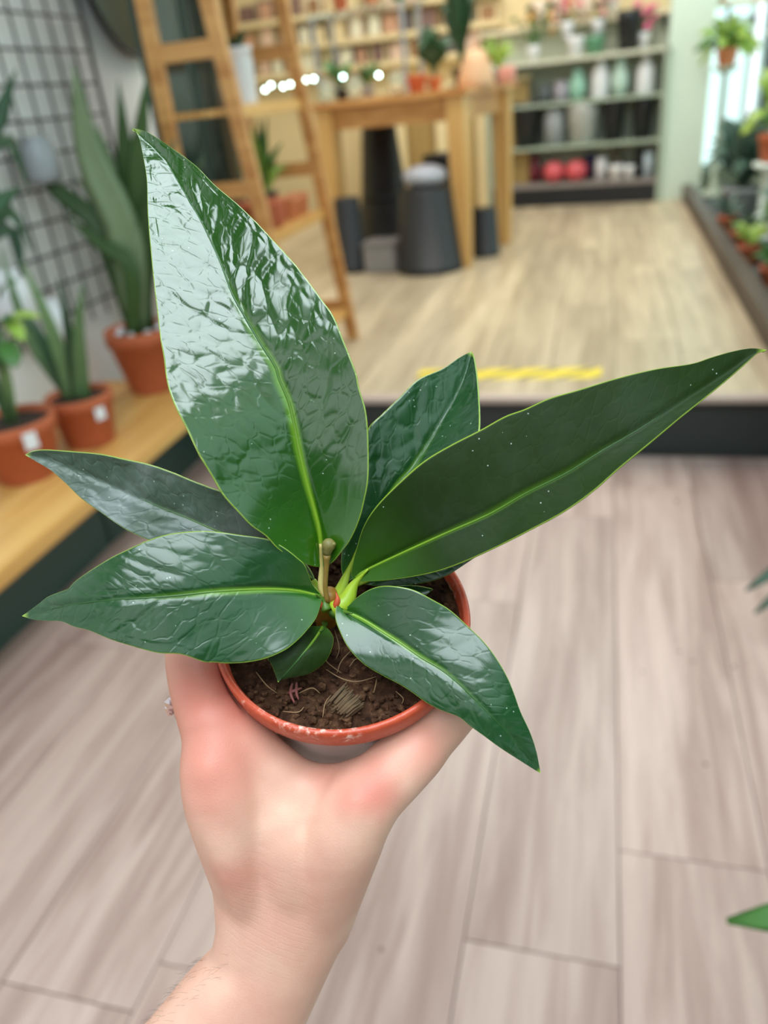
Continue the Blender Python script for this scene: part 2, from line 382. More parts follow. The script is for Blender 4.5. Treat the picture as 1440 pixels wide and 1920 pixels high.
# aloe pot
c2 = bpx(172, 828); p2 = plantpot('potted_aloe', 'middle terracotta pot on the bench with upright grey-green aloe leaves', 'plant', c2, .094, .150, m_terra, gl, .74)
label_tag(p2, c2+Vector((math.cos(-.42), math.sin(-.42), 0))*.095+Vector((0, 0, .105)), (math.cos(-.42), math.sin(-.42), 0), .030, .036)
Y2 = c2.y
for base, mids, w_, mt in (((150, 715), [(148, 620), (155, 530)], .024, m_aloe), ((125, 700), [(90, 600), (40, 490)], .024, m_aloe), ((140, 700), [(125, 600), (108, 520)], .020, m_deep), ((110, 705), [(70, 620), (20, 560)], .020, m_deep), ((130, 705), [(60, 640), (0, 470)], .020, m_aloe)):
    q = [topof(c2, .12)+Vector(((base[0]-140)*.0008, 0, 0))]+[ony(x, y, Y2+.01*i) for i, (x, y) in enumerate(mids)]
    blade(MB(), q, [(0, w_), (.4, w_*.85), (.8, w_*.45), (1, .002)], (.6, -1, .3), .012, .35).build('leaf', mt, p2, smooth=True)
# snake plant
c3 = bpx(290, 728); p3 = plantpot('potted_snake_plant', 'farthest terracotta pot on the bench with a tall pale snake plant', 'plant', c3, .118, .215, m_terra, gl, .66)
Y3 = c3.y
for mids, w_, mt, dy in (([(235, 440), (170, 290), (137, 120)], .055, m_snake, -.02), ([(190, 430), (110, 360), (22, 255)], .034, m_snake_d, -.03), ([(250, 420), (235, 280), (222, 150)], .036, m_snake_d, .05), ([(262, 440), (262, 300), (276, 135)], .040, m_snake_d, .03),
                         ([(215, 470), (180, 380), (140, 330)], .032, m_snake, .0), ([(275, 440), (300, 330), (330, 260)], .036, m_snake_d, .0), ([(255, 450), (215, 340), (180, 230)], .040, m_snake, .04), ([(245, 500), (190, 460), (120, 400)], .028, m_snake_d, -.05),
                         ([(280, 470), (320, 400), (385, 290)], .028, m_snake_d, .03)):
    q = [topof(c3, .19)+Vector((0, dy, 0))]+[ony(x, y, Y3+dy) for x, y in mids]
    blade(MB(), q, [(0, w_*.6), (.35, w_), (.65, w_*.9), (.88, w_*.4), (1, .001)], (.35, -1, .15), .006, .25, 12).build('leaf', mt, p3, smooth=True)
for k in range(8):
    a = k*.8; MB().blob(topof(c3, .205)+Vector((math.cos(a)*.07, math.sin(a)*.07, .004)), .013, 1, (1, 1, .6), .2).build('pebble', m_ceramic, p3)

# ---- wire grid on the left wall
gx = XL+.035; GY0, GY1, GZ0, GZ1 = 0.9, 2.72, .50, 1.98
gp = thing('wire_grid_panel', 'black wire grid panel hung on the white wall', 'grid panel', (gx, (GY0+GY1)/2, GZ0))
k = 0; y = GY1
while y > GY0: MB().tube([(gx, y, GZ0), (gx, y, GZ1)], .0045 if k else .007, 6).build('wire', m_blackmetal, gp); y -= .095; k += 1
z = GZ1
while z > GZ0: MB().tube([(gx+.006, GY0, z), (gx+.006, GY1, z)], .0045, 6).build('wire', m_blackmetal, gp); z -= .095
for (y, z) in ((2.6, 1.9), (1.0, 1.9), (2.6, .6), (1.0, .6)): MB().tube([(XL+.003, y, z), (gx+.004, y, z)], .005, 6).build('wall_hook', m_blackmetal, gp)
# white bags and dark sprays hanging on the grid, half out of sight at the left
for i, (px, py, w_, h_) in enumerate(((20, 560, .12, .16), (95, 600, .10, .12), (75, 300, .11, .13))):
    p = onx(px, py, gx+.06); o = MB(); o.lathe([(0, 0), (w_*.42, .0), (w_*.5, h_*.2), (w_*.5, h_*.75), (w_*.36, h_*.92), (w_*.4, h_), (w_*.34, h_), (0, h_*.9)], 20, p-Vector((0, 0, h_/2)), (0, 0, 1), False)
    ob_ = o.build('hanging_pot', m_ceramic if i < 2 else m_grey, None, p-Vector((0, 0, h_/2)), True)
    tag(ob_, ('white hanging pot low on the wire grid, left of the aloe', 'white hanging pot low on the wire grid, behind the aloe', 'grey hanging pot high on the wire grid')[i], 'pot', 'small pots hung on the wire grid')
hp = thing('hanging_plant', 'dark arching leaves hanging on the grid at the left edge', 'plant', onx(-20, 430, gx+.08))
for (x0, y0, x1, y1, x2, y2) in ((-30, 440, 15, 395, 60, 470), (-30, 430, 0, 380, 40, 350), (-30, 460, 20, 430, 45, 520), (-30, 300, 5, 200, 30, 130), (-40, 320, 10, 260, 60, 370)):
    blade(MB(), [onx(x0, y0, gx+.08), onx(x1, y1, gx+.10), onx(x2, y2, gx+.12)], [(0, .006), (.5, .024), (1, .002)], (1, 0, .4), .003, .2).build('leaf', m_deep, hp, smooth=True)

# ---- ladder shelf facing the aisle
LYn, LYf = 2.44, 3.05; XBt = -0.995; XRr = -1.33; LZ = 1.95
def xf(z): return XBt-.10*(z-PZ)
lad = thing('ladder_shelf', 'pine ladder shelf with slanting front rails on the platform', 'shelf', (-1.15, 2.75, PZ))
for yy in (LYn, LYf):
    MB().bar((XBt, yy, PZ), (xf(LZ), yy, LZ), .034, .045, (1, 0, 0), .003).build('front_rail', m_pine, lad)
    MB().bar((XRr, yy, PZ), (XRr+.02, yy, LZ), .034, .045, (1, 0, 0), .003).build('rear_post', m_pine, lad)
    for z in (.34, .87, 1.26, 1.66): MB().bar((XRr, yy, z), (xf(z), yy, z), .022, .050, (0, 0, 1), .003).build('side_rung', m_pine, lad)
SH = {}
for z in (.33, .72, 1.10, 1.50):
    for k in range(3):
        a = XRr+.03+(xf(z)-XRr-.03)*k/3; b_ = XRr+.03+(xf(z)-XRr-.03)*(k+1)/3
        MB().box(((a+b_)/2, (LYn+LYf)/2, z-.009), (b_-a-.008, LYf-LYn-.03, .018), None, .002).build('shelf_slat', m_pine_y, lad)
    MB().box((xf(z)-.01, (LYn+LYf)/2, z-.012), (.022, LYf-LYn-.03, .036), None, .003).build('shelf_front', m_pine_y, lad)
# white pot on the shelf level with the lens
pw = plantpot('white_pot', 'white ribbed pot with a dark leafed plant on the ladder shelf', 'plant', (-1.165, 2.70, 1.10), .052, .170, m_ceramic, None, .86, True, False)
for k in range(7): MB().lathe([(.0455+.0006*k, .015+.018*k), (.0475+.0006*k, .019+.018*k), (.0455+.0006*k, .023+.018*k)], 28, (-1.165, 2.70, 1.10), (0, 0, 1), False).build('rib', m_ceramic, pw, smooth=True)
for a, l, hh_ in ((0, .07, .05), (1.2, .06, .07), (2.4, .08, .03), (3.5, .06, .06), (4.6, .09, .04), (5.5, .07, .02)):
    b0 = Vector((-1.165, 2.70, 1.25)); e = b0+Vector((math.cos(a)*l, math.sin(a)*l, hh_)); blade(MB(), [b0, b0.lerp(e, .6)+Vector((0, 0, .02)), e], [(0, .003), (.5, .02), (1, .002)], (0, 0, 1), .002, .2, 7).build('leaf', m_deep, pw, smooth=True)
# terracotta saucers and small pots on the lower shelf
for i in range(5):
    z = .72+i*.016; o = MB().lathe([(0, 0), (.075, 0), (.095, .020), (.090, .020), (.072, .005), (0, .005)], 30, (-1.16, 2.66, z), (0, 0, 1), False).build('plant_saucer', m_terra, None, (-1.16, 2.66, z), True)
    tag(o, ('lowest', 'second lowest', 'middle', 'second from top', 'topmost')[i]+' terracotta saucer of the stack on the ladder shelf', 'saucer', 'stacked saucers on the ladder shelf')
for i, (x, y) in enumerate(((-1.12, 2.86), (-1.12, 2.96), (-1.22, 2.92))):
    o = potshape(MB(), Vector((x, y, .72)), .042, .075).build('small_pot', m_terra_l, None, (x, y, .72), True); tag(o, ('small pale terracotta pot next to the saucer stack', 'small pale terracotta pot at the far front of the ladder shelf', 'small pale terracotta pot at the back of the ladder shelf')[i], 'pot', 'small pots on the ladder shelf')
o = potshape(MB(), Vector((-1.15, 2.80, .33)), .085, .12, None, .72).build('blue_pot', plain('blue_grey_glaze', (108, 138, 142), .3, .1, 8), None, (-1.15, 2.80, .33), True); tag(o, 'blue-grey glazed pot on the lowest ladder shelf', 'pot')
pl = plantpot('trailing_plant', 'yellow-green leafy plant behind the ladder shelf rails', 'plant', (-1.24, 2.93, .74), .05, .07, m_black)
rn = random.Random(21)
for k in range(16):
    a = rn.uniform(0, 6.28); b0 = Vector((-1.24, 2.93, .80)); e = b0+Vector((math.cos(a)*rn.uniform(.04, .12), math.sin(a)*rn.uniform(.03, .1), rn.uniform(.06, .26)))
    blade(MB(), [b0, b0.lerp(e, .5)+Vector((0, 0, .03)), e], [(0, .003), (.55, .018), (1, .002)], (rn.uniform(-.5, 1), -1, .5), .002, .2, 7).build('leaf', m_lime if k % 3 else m_mid, pl, smooth=True)
pt = plantpot('shelf_plant', 'dark leafed plant on the upper ladder shelf board', 'plant', (-1.25, 2.75, 1.50), .06, .10, m_terra_l)
for k in range(12):
    a = k*.55; b0 = Vector((-1.25, 2.75, 1.59)); e = b0+Vector((math.cos(a)*.15, math.sin(a)*.15, rn.uniform(-.15, .1))); blade(MB(), [b0, b0.lerp(e, .5)+Vector((0, 0, .05)), e], [(0, .003), (.55, .026), (1, .002)], (0, 0, 1), .002, .2, 7).build('leaf', m_deep, pt, smooth=True)

# ---- dark cabinet and round mirror on the left wall behind the ladder
cb_ = thing('dark_screen', 'tall dark green glazed screen standing behind the ladder shelf', 'screen', (-1.40, 2.80, PZ))
MB().box((-1.405, 2.80, PZ+.06), (.05, .60, .12), None, .006).build('foot', m_darkgreen, cb_)
for k in range(2):
    d_ = MB().box((-1.400, 2.655+k*.290, PZ+.90), (.024, .284, 1.56), None, .004).build('panel', m_darkgreen, cb_)
    MB().box((-1.386, 2.655+k*.290, PZ+.90), (.006, .22, 1.46), None, .002).build('pane', plain('dark_glass', (40, 58, 56), .12, .2, 4), d_)
m3 = [onx(x_, y_, XL+.03) for x_, y_ in ((165, 0), (200, 60), (270, 105))]      # three points of its rim
A_ = np.array([[p.y, p.z, 1.0] for p in m3]); sol = np.linalg.solve(A_, -np.array([p.y**2+p.z**2 for p in m3])); rmir = math.sqrt(sol[0]**2/4+sol[1]**2/4-sol[2]); mc = Vector((XL+.03, -sol[0]/2, -sol[1]/2))
mi = thing('round_mirror', 'large round dark mirror on the white wall above the cabinet', 'mirror', mc)
MB().lathe([(0, .006), (rmir, .006), (rmir, 0), (0, 0)], 64, mc, (1, 0, 0), False).build('mirror_glass', plain('dark_mirror', (52, 58, 56), .08, .1, 3, 0, Metallic=.6), mi)
rows = []
for i in range(65):
    a = 2*math.pi*i/64; o_ = Vector((0, math.cos(a), math.sin(a))); rows.append([mc+o_*(rmir+.008*math.cos(x))+Vector((.012+.010*math.sin(x), 0, 0)) for x in [.785*j for j in range(8)]])
MB().grid(rows, True).build('frame', m_dark, mi, smooth=True)

# ---- oak table
TF, TB = onz(872, 500, PZ), onz(946, 456, PZ); TF.z = TB.z = PZ
e1 = (TB-TF).normalized(); e2 = Vector((-e1.y, e1.x, 0)); TD = (TB-TF).length; TW = .78; TH = ony(862, 166, TF.y).z
tm = Matrix((e2, e1, Vector((0, 0, 1)))).transposed()
table = thing('table', 'square oak display table with thick legs on the platform', 'table', TF+e1*TD/2+e2*TW/2)
def tpt(a, b_, z): return TF+e2*a+e1*b_+Vector((0, 0, z-PZ))
MB().box(tpt(TW/2, TD/2, TH-.015), (TW+.15, TD+.15, .030), tm, .004).build('table_top', m_pine, table)
for a in (0, TW):
    for b_ in (0, TD):
        mb = MB(); z1 = TH-.03; rows = []
        for z, w_ in ((PZ, .034), (PZ+.3, .040), (z1-.14, .047), (z1, .047)): rows.append([tpt(a, b_, z)+e2*sx*w_+e1*sy*w_ for sx, sy in ((-1, -1), (1, -1), (1, 1), (-1, 1))])
        mb.grid(rows, True); mb.f.append((3, 2, 1, 0)); mb.f.append((12, 13, 14, 15)); mb.build('leg', m_oak, table)
for a0, b0, a1, b1 in ((0, 0, TW, 0), (0, TD, TW, TD), (0, 0, 0, TD), (TW, 0, TW, TD)): MB().bar(tpt(a0, b0, TH-.085), tpt(a1, b1, TH-.085), .028, .11).build('apron', m_pine, table)

def tab(px, b_=0.15):          # a spot on the table seen at pixel column px, b_ back from the front legs
    o = Vector((0, 0, H)); r = Vector(ray(px, 165)); q = TF+e1*b_; s = (q-o).dot(e1)/r.dot(e1); p = o+r*s; return Vector((p.x, p.y, TH))
mpx = 4.55/F
# things on the table
c = tab(782, .18); o = potshape(MB(), c, .055, .085).build('terracotta_pot', m_terra, None, c, True); tag(o, 'small empty terracotta pot on the oak table', 'pot')
c = tab(893, .2); cone = thing('wooden_cloche', 'pale wooden dome standing on the oak table corner', 'dome', c)
MB().lathe([(0, 0), (.095, 0), (.098, .01), (.090, .05), (.070, .11), (.045, .150), (.02, .168), (0, .170)], 32, c, (0, 0, 1), False).build('dome', plain('pale_wood_turned', (208, 164, 124), .5, .12, 12), cone, smooth=True)
MB().blob(c+Vector((0, 0, .178)), .012, 2).build('knob', m_pine, cone, smooth=True)
for i, px in enumerate((945, 958)):
    c = tab(px, .45); cn = thing('candle', ('pink candle nearer the dome on the oak table', 'pink candle at the right corner of the oak table')[i], 'candle', c, 'pink candles on the oak table')
    MB().lathe([(0, 0), (.024, 0), (.026, .004), (.026, .076), (.022, .080), (0, .078)], 20, c, (0, 0, 1), False).build('wax', plain('candle_pink', (206, 142, 124), .5, .08, 10), cn, smooth=True)
    MB().tube([c+Vector((0, 0, .078)), c+Vector((.002, 0, .092))], .0015, 6).build('wick', m_black, cn)
def tableplant(name, label, px, b_, r, h, mat, lv, mt, seed, spread, hgt, lw):
    c = tab(px, b_); th = plantpot(name, label, 'plant', c, r, h, mat); rn = random.Random(seed)
    for k in range(lv):
        a = 6.283*k/lv+rn.uniform(-.3, .3); b0 = c+Vector((0, 0, h*.9)); e = b0+Vector((math.cos(a)*spread*rn.uniform(.4, 1), math.sin(a)*spread*rn.uniform(.4, 1), hgt*rn.uniform(.4, 1)))
        blade(MB(), [b0, b0.lerp(e, .55)+Vector((0, 0, hgt*.25)), e], [(0, .003), (.3, .005), (.6, lw), (.85, lw*.7), (1, .002)], (rn.uniform(-.4, .4), -.8, .7), .002, .2, 8).build('leaf', mt, th, smooth=True)
    return th
tableplant('rubber_plant', 'dark broad leafed plant in a pot mid table', 815, .30, .045, .07, m_terra_l, 8, m_deep, 1, .13, .26, .055)
tableplant('yellow_plant', 'yellow-green tufted plant at the right back of the table', 935, .50, .045, .07, m_grey, 12, m_lime, 2, .10, .16, .014)
tableplant('leafy_plant', 'small dark plant at the left of the table', 640, .30, .04, .06, m_black, 9, m_mid, 3, .12, .16, .03)
tableplant('grassy_plant', 'small grassy green plant left of the broad leafed plant', 690, .45, .04, .06, m_grey, 9, m_mid, 5, .10, .12, .02)
tableplant('tall_plant', 'tall dark stemmed plant towards the back of the table', 868, .62, .06, .10, m_black, 10, m_deep, 6, .14, .60, .035)
# wire rack with a glass shelf on the table
rk = thing('glass_rack', 'glass shelf on grey posts standing on the table', 'rack', tab(690, .45))
m_clear = NT('clear_glass'); m_clear.set(Base_Color=(0.9, 0.97, 0.94), Roughness=0.03, Transmission_Weight=0.9, IOR=1.2); m_clear = m_clear.m
ra, rb = tab(600, .55), tab(762, .40)
RZ = ony(690, 20, ra.y).z
for p in (ra, rb, ra+e1*.22, rb+e1*.22): MB().tube([p, Vector((p.x, p.y, RZ))], .012, 10).build('post', m_grey, rk)
MB().bar(Vector((ra.x, ra.y, RZ))+e1*.11, Vector((rb.x, rb.y, RZ))+e1*.11, .30, .012).build('shelf', m_clear, rk)
for i, (px, r, h, mt) in enumerate(((640, .05, .10, m_terra), (700, .045, .08, m_terra_l), (745, .05, .07, m_mid))):
    f_ = (px-600)/162; c = ra.lerp(rb, f_)+e1*.11; c.z = RZ+.006; o = potshape(MB(), c, r, h).build('rack_pot', mt, None, c, True); tag(o, ('left terracotta pot on the glass rack', 'middle pale pot on the glass rack', 'right green pot on the glass rack')[i], 'pot', 'pots on the glass rack')
# glowing beads added in place of glints in the glass jars
m_glint = NT('glint_glow'); m_glint.set(Base_Color=(.9, 1, .97), Emission_Color=(.70, 1.0, .92), Emission_Strength=15.0); m_glint = m_glint.m
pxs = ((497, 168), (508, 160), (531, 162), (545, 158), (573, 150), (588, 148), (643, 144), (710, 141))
sl = thing('glass_glints', 'row of glowing beads standing in for glass glints along the table front', 'glints', tab(600, .05))
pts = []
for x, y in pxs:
    o = Vector((0, 0, H)); r = Vector(ray(x, y)); s = (TF+e1*.02-o).dot(e1)/r.dot(e1); p = o+r*s; pts.append(p); MB().blob(p, .0085, 2).build('glint_bead', m_glint, sl, smooth=True)
MB().tube(smoothpath([p+Vector((0, .012, .012)) for p in pts], 40), .003, 6).build('added_cable', m_blackmetal, sl, smooth=True)  # cable added to join the glowing beads
for x, y in ((745, 1), (665, 2), (612, 3)):      # clear jars standing behind the glowing beads
    c = tab(x, .22); o = MB().lathe([(0, 0), (.04, 0), (.045, .01), (.045, .08), (.03, .10), (.03, .115), (.026, .115), (.026, .1), (.041, .078), (.041, .012), (0, .008)], 24, c, (0, 0, 1), False).build('glass_jar', m_clear, None, c, True)
    tag(o, ('clear glass jar near the middle of the table', 'clear glass jar left of the table middle', 'clear glass jar at the left end of the table')[y-1], 'jar', 'glass jars on the table')

# under the table
def gp_(px, py): p = onz(px, py, PZ); p.z = PZ; return p
def invpot(name, label, c, r, h, mat=None, top=.68, group=None):
    th = thing(name, label, 'pot', c, group)
    o = MB().lathe([(r*.93, 0), (r, 0), (r*1.0, h*.08), (r*.97, h*.085), (r*top, h*.985), (r*top*.96, h), (0, h), (0, h-.006), (r*top*.9, h-.006), (r*.93, 0)], 40, c, (0, 0, 1), False).build('pot', mat or m_black, th, smooth=False)
    for p in o.data.polygons: p.use_smooth = True
    return th
ca = gp_(808, 505); invpot('upturned_pot', 'big black plant pot standing upside down at the table leg', ca, .185, .43, None, .76, 'black pots under the table')
zt = PZ+.43
b = MB(); random.seed(4); b.blob(ca+Vector((0, 0, .43+.055)), .12, 3, (1, .9, .48), .04); o = b.build('plastic_bag', plain('grey_bag', (168, 170, 180), .35, .15, 30), None, ca+Vector((0, 0, .43)), True); tag(o, 'crumpled pale grey plastic bag on the big upturned pot', 'bag')
cb2 = gp_(712, 478); invpot('upturned_pot', 'tall black pot upside down at the back under the table', cb2+Vector((.0, .25, 0)), .20, .30, None, .78, 'black pots under the table')
invpot('upturned_pot', 'tapered black pot stacked on the tall upturned pot', cb2+Vector((.0, .25, .30)), .15, .42, None, .70, 'black pots under the table')
cc = gp_(664, 508); invpot('upturned_pot', 'small black pot next to the ladder foot under the table', cc, .085, .40, plain('black_plastic_dull', (34, 36, 42), .55, .2, 8), .85, 'black pots under the table')
cd_ = gp_(910, 478); invpot('upturned_pot', 'small black pot between the right table legs', cd_, .085, .26, None, .85, 'black pots under the table')
ce = gp_(818, 470)+Vector((0, .42, 0)); invpot('upturned_pot', 'broad black pot behind the big upturned pot', ce, .16, .52, None, .85, 'black pots under the table')
cx = gp_(712, 514); bx_ = thing('storage_box', 'low milky plastic box under the table between black pots', 'box', cx)
t = NT('milky_plastic'); t.set(Base_Color=lin((150, 146, 144)), Roughness=.4, Transmission_Weight=.2); m_milk = t.m
MB().box(cx+Vector((0, .12, .075)), (.19, .20, .15), None, .012).build('body', m_milk, bx_); MB().box(cx+Vector((0, .12, .156)), (.20, .21, .014), None, .004).build('lid', m_milk, bx_)

# ---- the sage display shelving at the back right
SA, SB = onz(985, 389, PZ), onz(1232, 378, PZ); SA.z = SB.z = PZ
s1 = (SB-SA).normalized(); s2 = Vector((-s1.y, s1.x, 0)); SW = (SB-SA).length; SD = .34; ang = math.atan2(s1.y, s1.x)
smx = Matrix((s1, s2, Vector((0, 0, 1)))).transposed()
def sp_(a, b_, z): p = SA+s1*a+s2*b_; return Vector((p.x, p.y, z))
def on_s(px, py, b_=0.0):      # seen on the plane b_ behind the shelving's front
    o = Vector((0, 0, H)); r = Vector(ray(px, py)); q = SA+s2*b_; return o+r*((q-o).dot(s2)/r.dot(s2))
shz = [on_s(1130, y).z for y in (340, 268, 184, 100)]+[on_s(1130, 28).z]
unit = thing('display_shelving', 'sage green display shelving at the back of the shop', 'shelving', sp_(SW/2, SD/2, PZ))
sa0 = -.28; ew = SW-sa0
ZT = shz[3]+.05
MB().box(sp_(sa0+ew/2, SD, PZ+.6), (ew, .02, 1.2), smx).build('back_panel', plain('sage_back', (198, 204, 184), .6, .06, 3), unit)
for a in (sa0, SW): MB().box(sp_(a, SD/2, PZ+.5), (.03, SD, 1.0), smx, .003).build('side_panel', m_sage, unit)
MB().box(sp_(sa0+ew/2, SD/2, (PZ+shz[0]-.03)/2), (ew-.032, SD-.02, shz[0]-.03-PZ), smx).build('plinth', m_black, unit)
MB().box(sp_(sa0+ew/2, SD/2, shz[0]-.015), (ew-.032, SD-.02, .03), smx).build('base_shelf', plain('weathered_board', (136, 126, 122), .6, .15, 12), unit)
for z in shz[1:3]: MB().box(sp_(sa0+ew/2, SD/2, z-.010), (ew-.032, SD-.02, .02), smx).build('shelf', m_sage, unit)
MB().box(sp_(sa0+ew/2, SD/2, shz[3]-.014), (ew+.05, SD, .028), smx, .004).build('top_shelf', plain('pale_board', (200, 200, 180), .5, .06, 6), unit)
# upper wall shelf, further back
US = thing('wall_shelf', 'long cream shelf high on the back wall above the sage shelving', 'shelf', sp_(SW/2, SD+.2, shz[4]))
MB().box(sp_(SW/2+.1, SD-.02, shz[4]-.015), (SW+1.0, .24, .03), smx, .003).build('board', plain('cream_board', (226, 214, 184), .5, .06, 6), US)
for a in (.0, .45, SW-.05, SW+.35): MB().box(sp_(a, SD+.03, shz[4]-.07), (.02, .18, .09), smx).build('bracket', m_black, US)
def bottle(name, label, cat, px, z, r, h, mat, kind='bottle', b_=.14, group='things on the sage shelving'):
    q = on_s(px, 200, b_); c = Vector((q.x, q.y, z)); prof = {'bottle': [(0, 0), (r*.9, 0), (r, .01), (r, h*.55), (r*.8, h*.7), (r*.42, h*.82), (r*.42, h*.94), (r*.5, h*.95), (r*.5, h), (0, h)],
        'vase': [(0, 0), (r*.6, 0), (r, h*.35), (r*.9, h*.6), (r*.5, h*.85), (r*.62, h), (r*.55, h), (0, h*.9)], 'ball': [(0, 0), (r*.5, .004), (r*.9, h*.25), (r, h*.5), (r*.86, h*.8), (r*.45, h*.97), (0, h)],
        'pot': [(0, 0), (r*.78, 0), (r*.98, h*.8), (r, h*.82), (r, h), (r*.9, h), (r*.85, h*.85), (0, h*.85)], 'ipot': [(0, 0), (r, 0), (r, h*.15), (r*.96, h*.16), (r*.74, h), (0, h)], 'jar': [(0, 0), (r, 0), (r, h*.8), (r*.9, h*.84), (r*.95, h*.86), (r*.95, h), (0, h)]}[kind]
    o = MB().lathe(prof, 24, c, (0, 0, 1), False).build(name, mat, None, c, True); return tag(o, label, cat, group)
z0, z1, z2, z3, z4 = shz
m_redg = plain('red_glaze', (206, 84, 92), .3, .1, 8); m_purple = plain('purple_glaze', (70, 66, 110), .4, .1, 8); m_mint = plain('mint_glass_opaque', (150, 196, 176), .15, .1, 8); m_pinkish = plain('rose_card', (214, 150, 150), .6, .1, 8)
K = 6.55/F
bottle('red_ball', 'left red ball ornament on the bottom sage shelf', 'ornament', 1040, z0, .085, .15, m_redg, 'ball', .10); bottle('red_ball', 'right red ball ornament on the bottom sage shelf', 'ornament', 1083, z0, .085, .15, m_redg, 'ball', .10)
bottle('dark_vase', 'dark red vase left of the red balls', 'vase', 1003, z0, .06, .19, plain('maroon_glaze', (128, 44, 60), .3, .1, 8), 'vase', .2); bottle('purple_pot', 'purple pot right of the red balls', 'pot', 1110, z0, .045, .17, m_purple, 'pot', .25)
bottle('cream_jar', 'cream jar beside the purple pot', 'jar', 1131, z0, .042, .15, m_ceramic, 'jar', .12); bottle('brown_vase', 'brown vase behind the white pots', 'vase', 1160, z0, .06, .20, plain('brown_glaze', (104, 92, 70), .4, .1, 8), 'vase', .22)
bottle('white_pot', 'left white pot on the bottom sage shelf', 'pot', 1160, z0, .055, .10, m_ceramic, 'pot', .06); bottle('white_pot', 'right white pot on the bottom sage shelf', 'pot', 1186, z0, .042, .09, m_ceramic, 'pot', .06)
bottle('black_vase', 'black vase at the right of the bottom sage shelf', 'vase', 1204, z0, .036, .20, m_black, 'jar', .16); bottle('pale_jar', 'pale blue jar at the end of the bottom sage shelf', 'jar', 1222, z0, .036, .17, plain('pale_blue_glaze', (184, 200, 212), .3, .1, 8), 'jar', .10)
bottle('orange_pot', 'small orange pot behind the table leg on the bottom shelf', 'pot', 915, z0, .06, .12, m_terra_l, 'pot', .14)
bottle('black_pot', 'upright black pot left of the pair on the lower middle shelf', 'pot', 1152, z1, .080, .29, m_black, 'pot', .12); bottle('black_pot', 'upright black pot at the right end of the lower middle shelf', 'pot', 1206, z1, .075, .27, m_black, 'pot', .12)
bottle('black_pot', 'large black pot at the left end of the lower middle shelf', 'pot', 988, z1, .110, .31, m_black, 'pot', .12)
bottle('grey_canister', 'left frosted grey canister on the lower middle shelf', 'canister', 1040, z1, .075, .25, m_grey, 'jar', .12); bottle('grey_canister', 'right frosted grey canister on the lower middle shelf', 'canister', 1093, z1, .115, .28, plain('frosted_grey', (186, 188, 186), .4, .08, 6), 'pot', .13)
bottle('white_bottle', 'tall white bottle on the upper middle shelf', 'bottle', 1124, z2, .062, .27, m_ceramic, 'bottle', .12); bottle('glass_vase', 'mint glass vase left of the tall white bottle', 'vase', 1082, z2, .065, .20, m_mint, 'vase', .12); bottle('lavender_jar', 'grey-lavender jar at the left of the upper middle shelf', 'jar', 1052, z2, .055, .13, plain('lavender_grey', (160, 154, 166), .4, .1, 8), 'jar', .12)
bottle('dark_jar', 'dark jar far left of the upper middle shelf', 'jar', 1022, z2, .05, .12, plain('slate_glaze', (84, 90, 94), .4, .1, 8), 'jar', .12); bottle('white_globe', 'white globe vase right of the tall white bottle', 'vase', 1160, z2, .062, .24, plain('pale_mint_glaze', (190, 214, 202), .25, .08, 6), 'vase', .12); bottle('white_vase', 'slender white vase at the right end of the upper middle shelf', 'vase', 1207, z2, .062, .25, m_ceramic, 'bottle', .12)
bottle('white_pot', 'white pot with flowers above on the pale top shelf', 'pot', 1077, z3, .060, .12, m_ceramic, 'pot', .10); bottle('black_pot', 'black pot on the pale top shelf', 'pot', 1172, z3, .080, .24, m_black, 'pot', .10); bottle('green_pot', 'green pot left of the black pot on the pale top shelf', 'pot', 1112, z3, .07, .11, plain('green_glaze', (92, 146, 112), .4, .1, 8), 'pot', .12)
def posy(label, px, z, cols, seed, b_=.12, spread=.12, hgt=.16):
    rn = random.Random(seed); q = on_s(px, 100, b_); c = Vector((q.x, q.y, z)); th = thing('flower_bunch', label, 'flowers', c, 'flower bunches at the back')
    MB().lathe([(0, 0), (.03, 0), (.045, .08), (.05, .10), (.04, .1), (0, .08)], 16, c, (0, 0, 1), False).build('vase', m_ceramic, th, smooth=True)
    for k in range(14):
        e = c+Vector((rn.uniform(-1, 1)*spread, rn.uniform(-.5, .5)*spread, .1+hgt*rn.uniform(.2, 1))); MB().tube([c+Vector((0, 0, .08)), e], .003, 5).build('flower_stem', m_mid, th)
        MB().blob(e, rn.uniform(.018, .034), 1, (1, 1, .7), .2).build('blossom', cols[k % len(cols)], th)
m_orange = plain('orange_petal', (226, 160, 60), .6, .1, 8); m_whitep = plain('cream_petal', (232, 216, 196), .6, .1, 8); m_redp = plain('red_petal', (204, 58, 56), .6, .1, 8); m_pinkp = plain('hot_pink_petal', (232, 104, 150), .6, .1, 8); m_yel = plain('straw_petal', (224, 206, 130), .6, .1, 8)
posy('cream and red flower bunch on the pale top shelf', 1063, z3+.12, (m_whitep, m_redp, m_whitep, m_pinkish), 1); posy('orange and green flower bunch left on the pale top shelf', 1000, z3, (m_orange, m_mid, m_deep, m_deep), 2, .12, .14, .30)
posy('muted rose flower bunch in the middle of the pale top shelf', 1120, z3+.11, (m_whitep, m_pinkish, plain('plum_petal', (110, 60, 70), .6, .1, 8)), 3); posy('straw coloured flower bunch behind the black pot', 1145, z4, (m_yel, m_whitep), 4, .28); posy('hot pink flower bunch beside the black pot', 1205, z3, (m_pinkp, m_pinkp, m_pinkp), 5, .16, .08, .17)
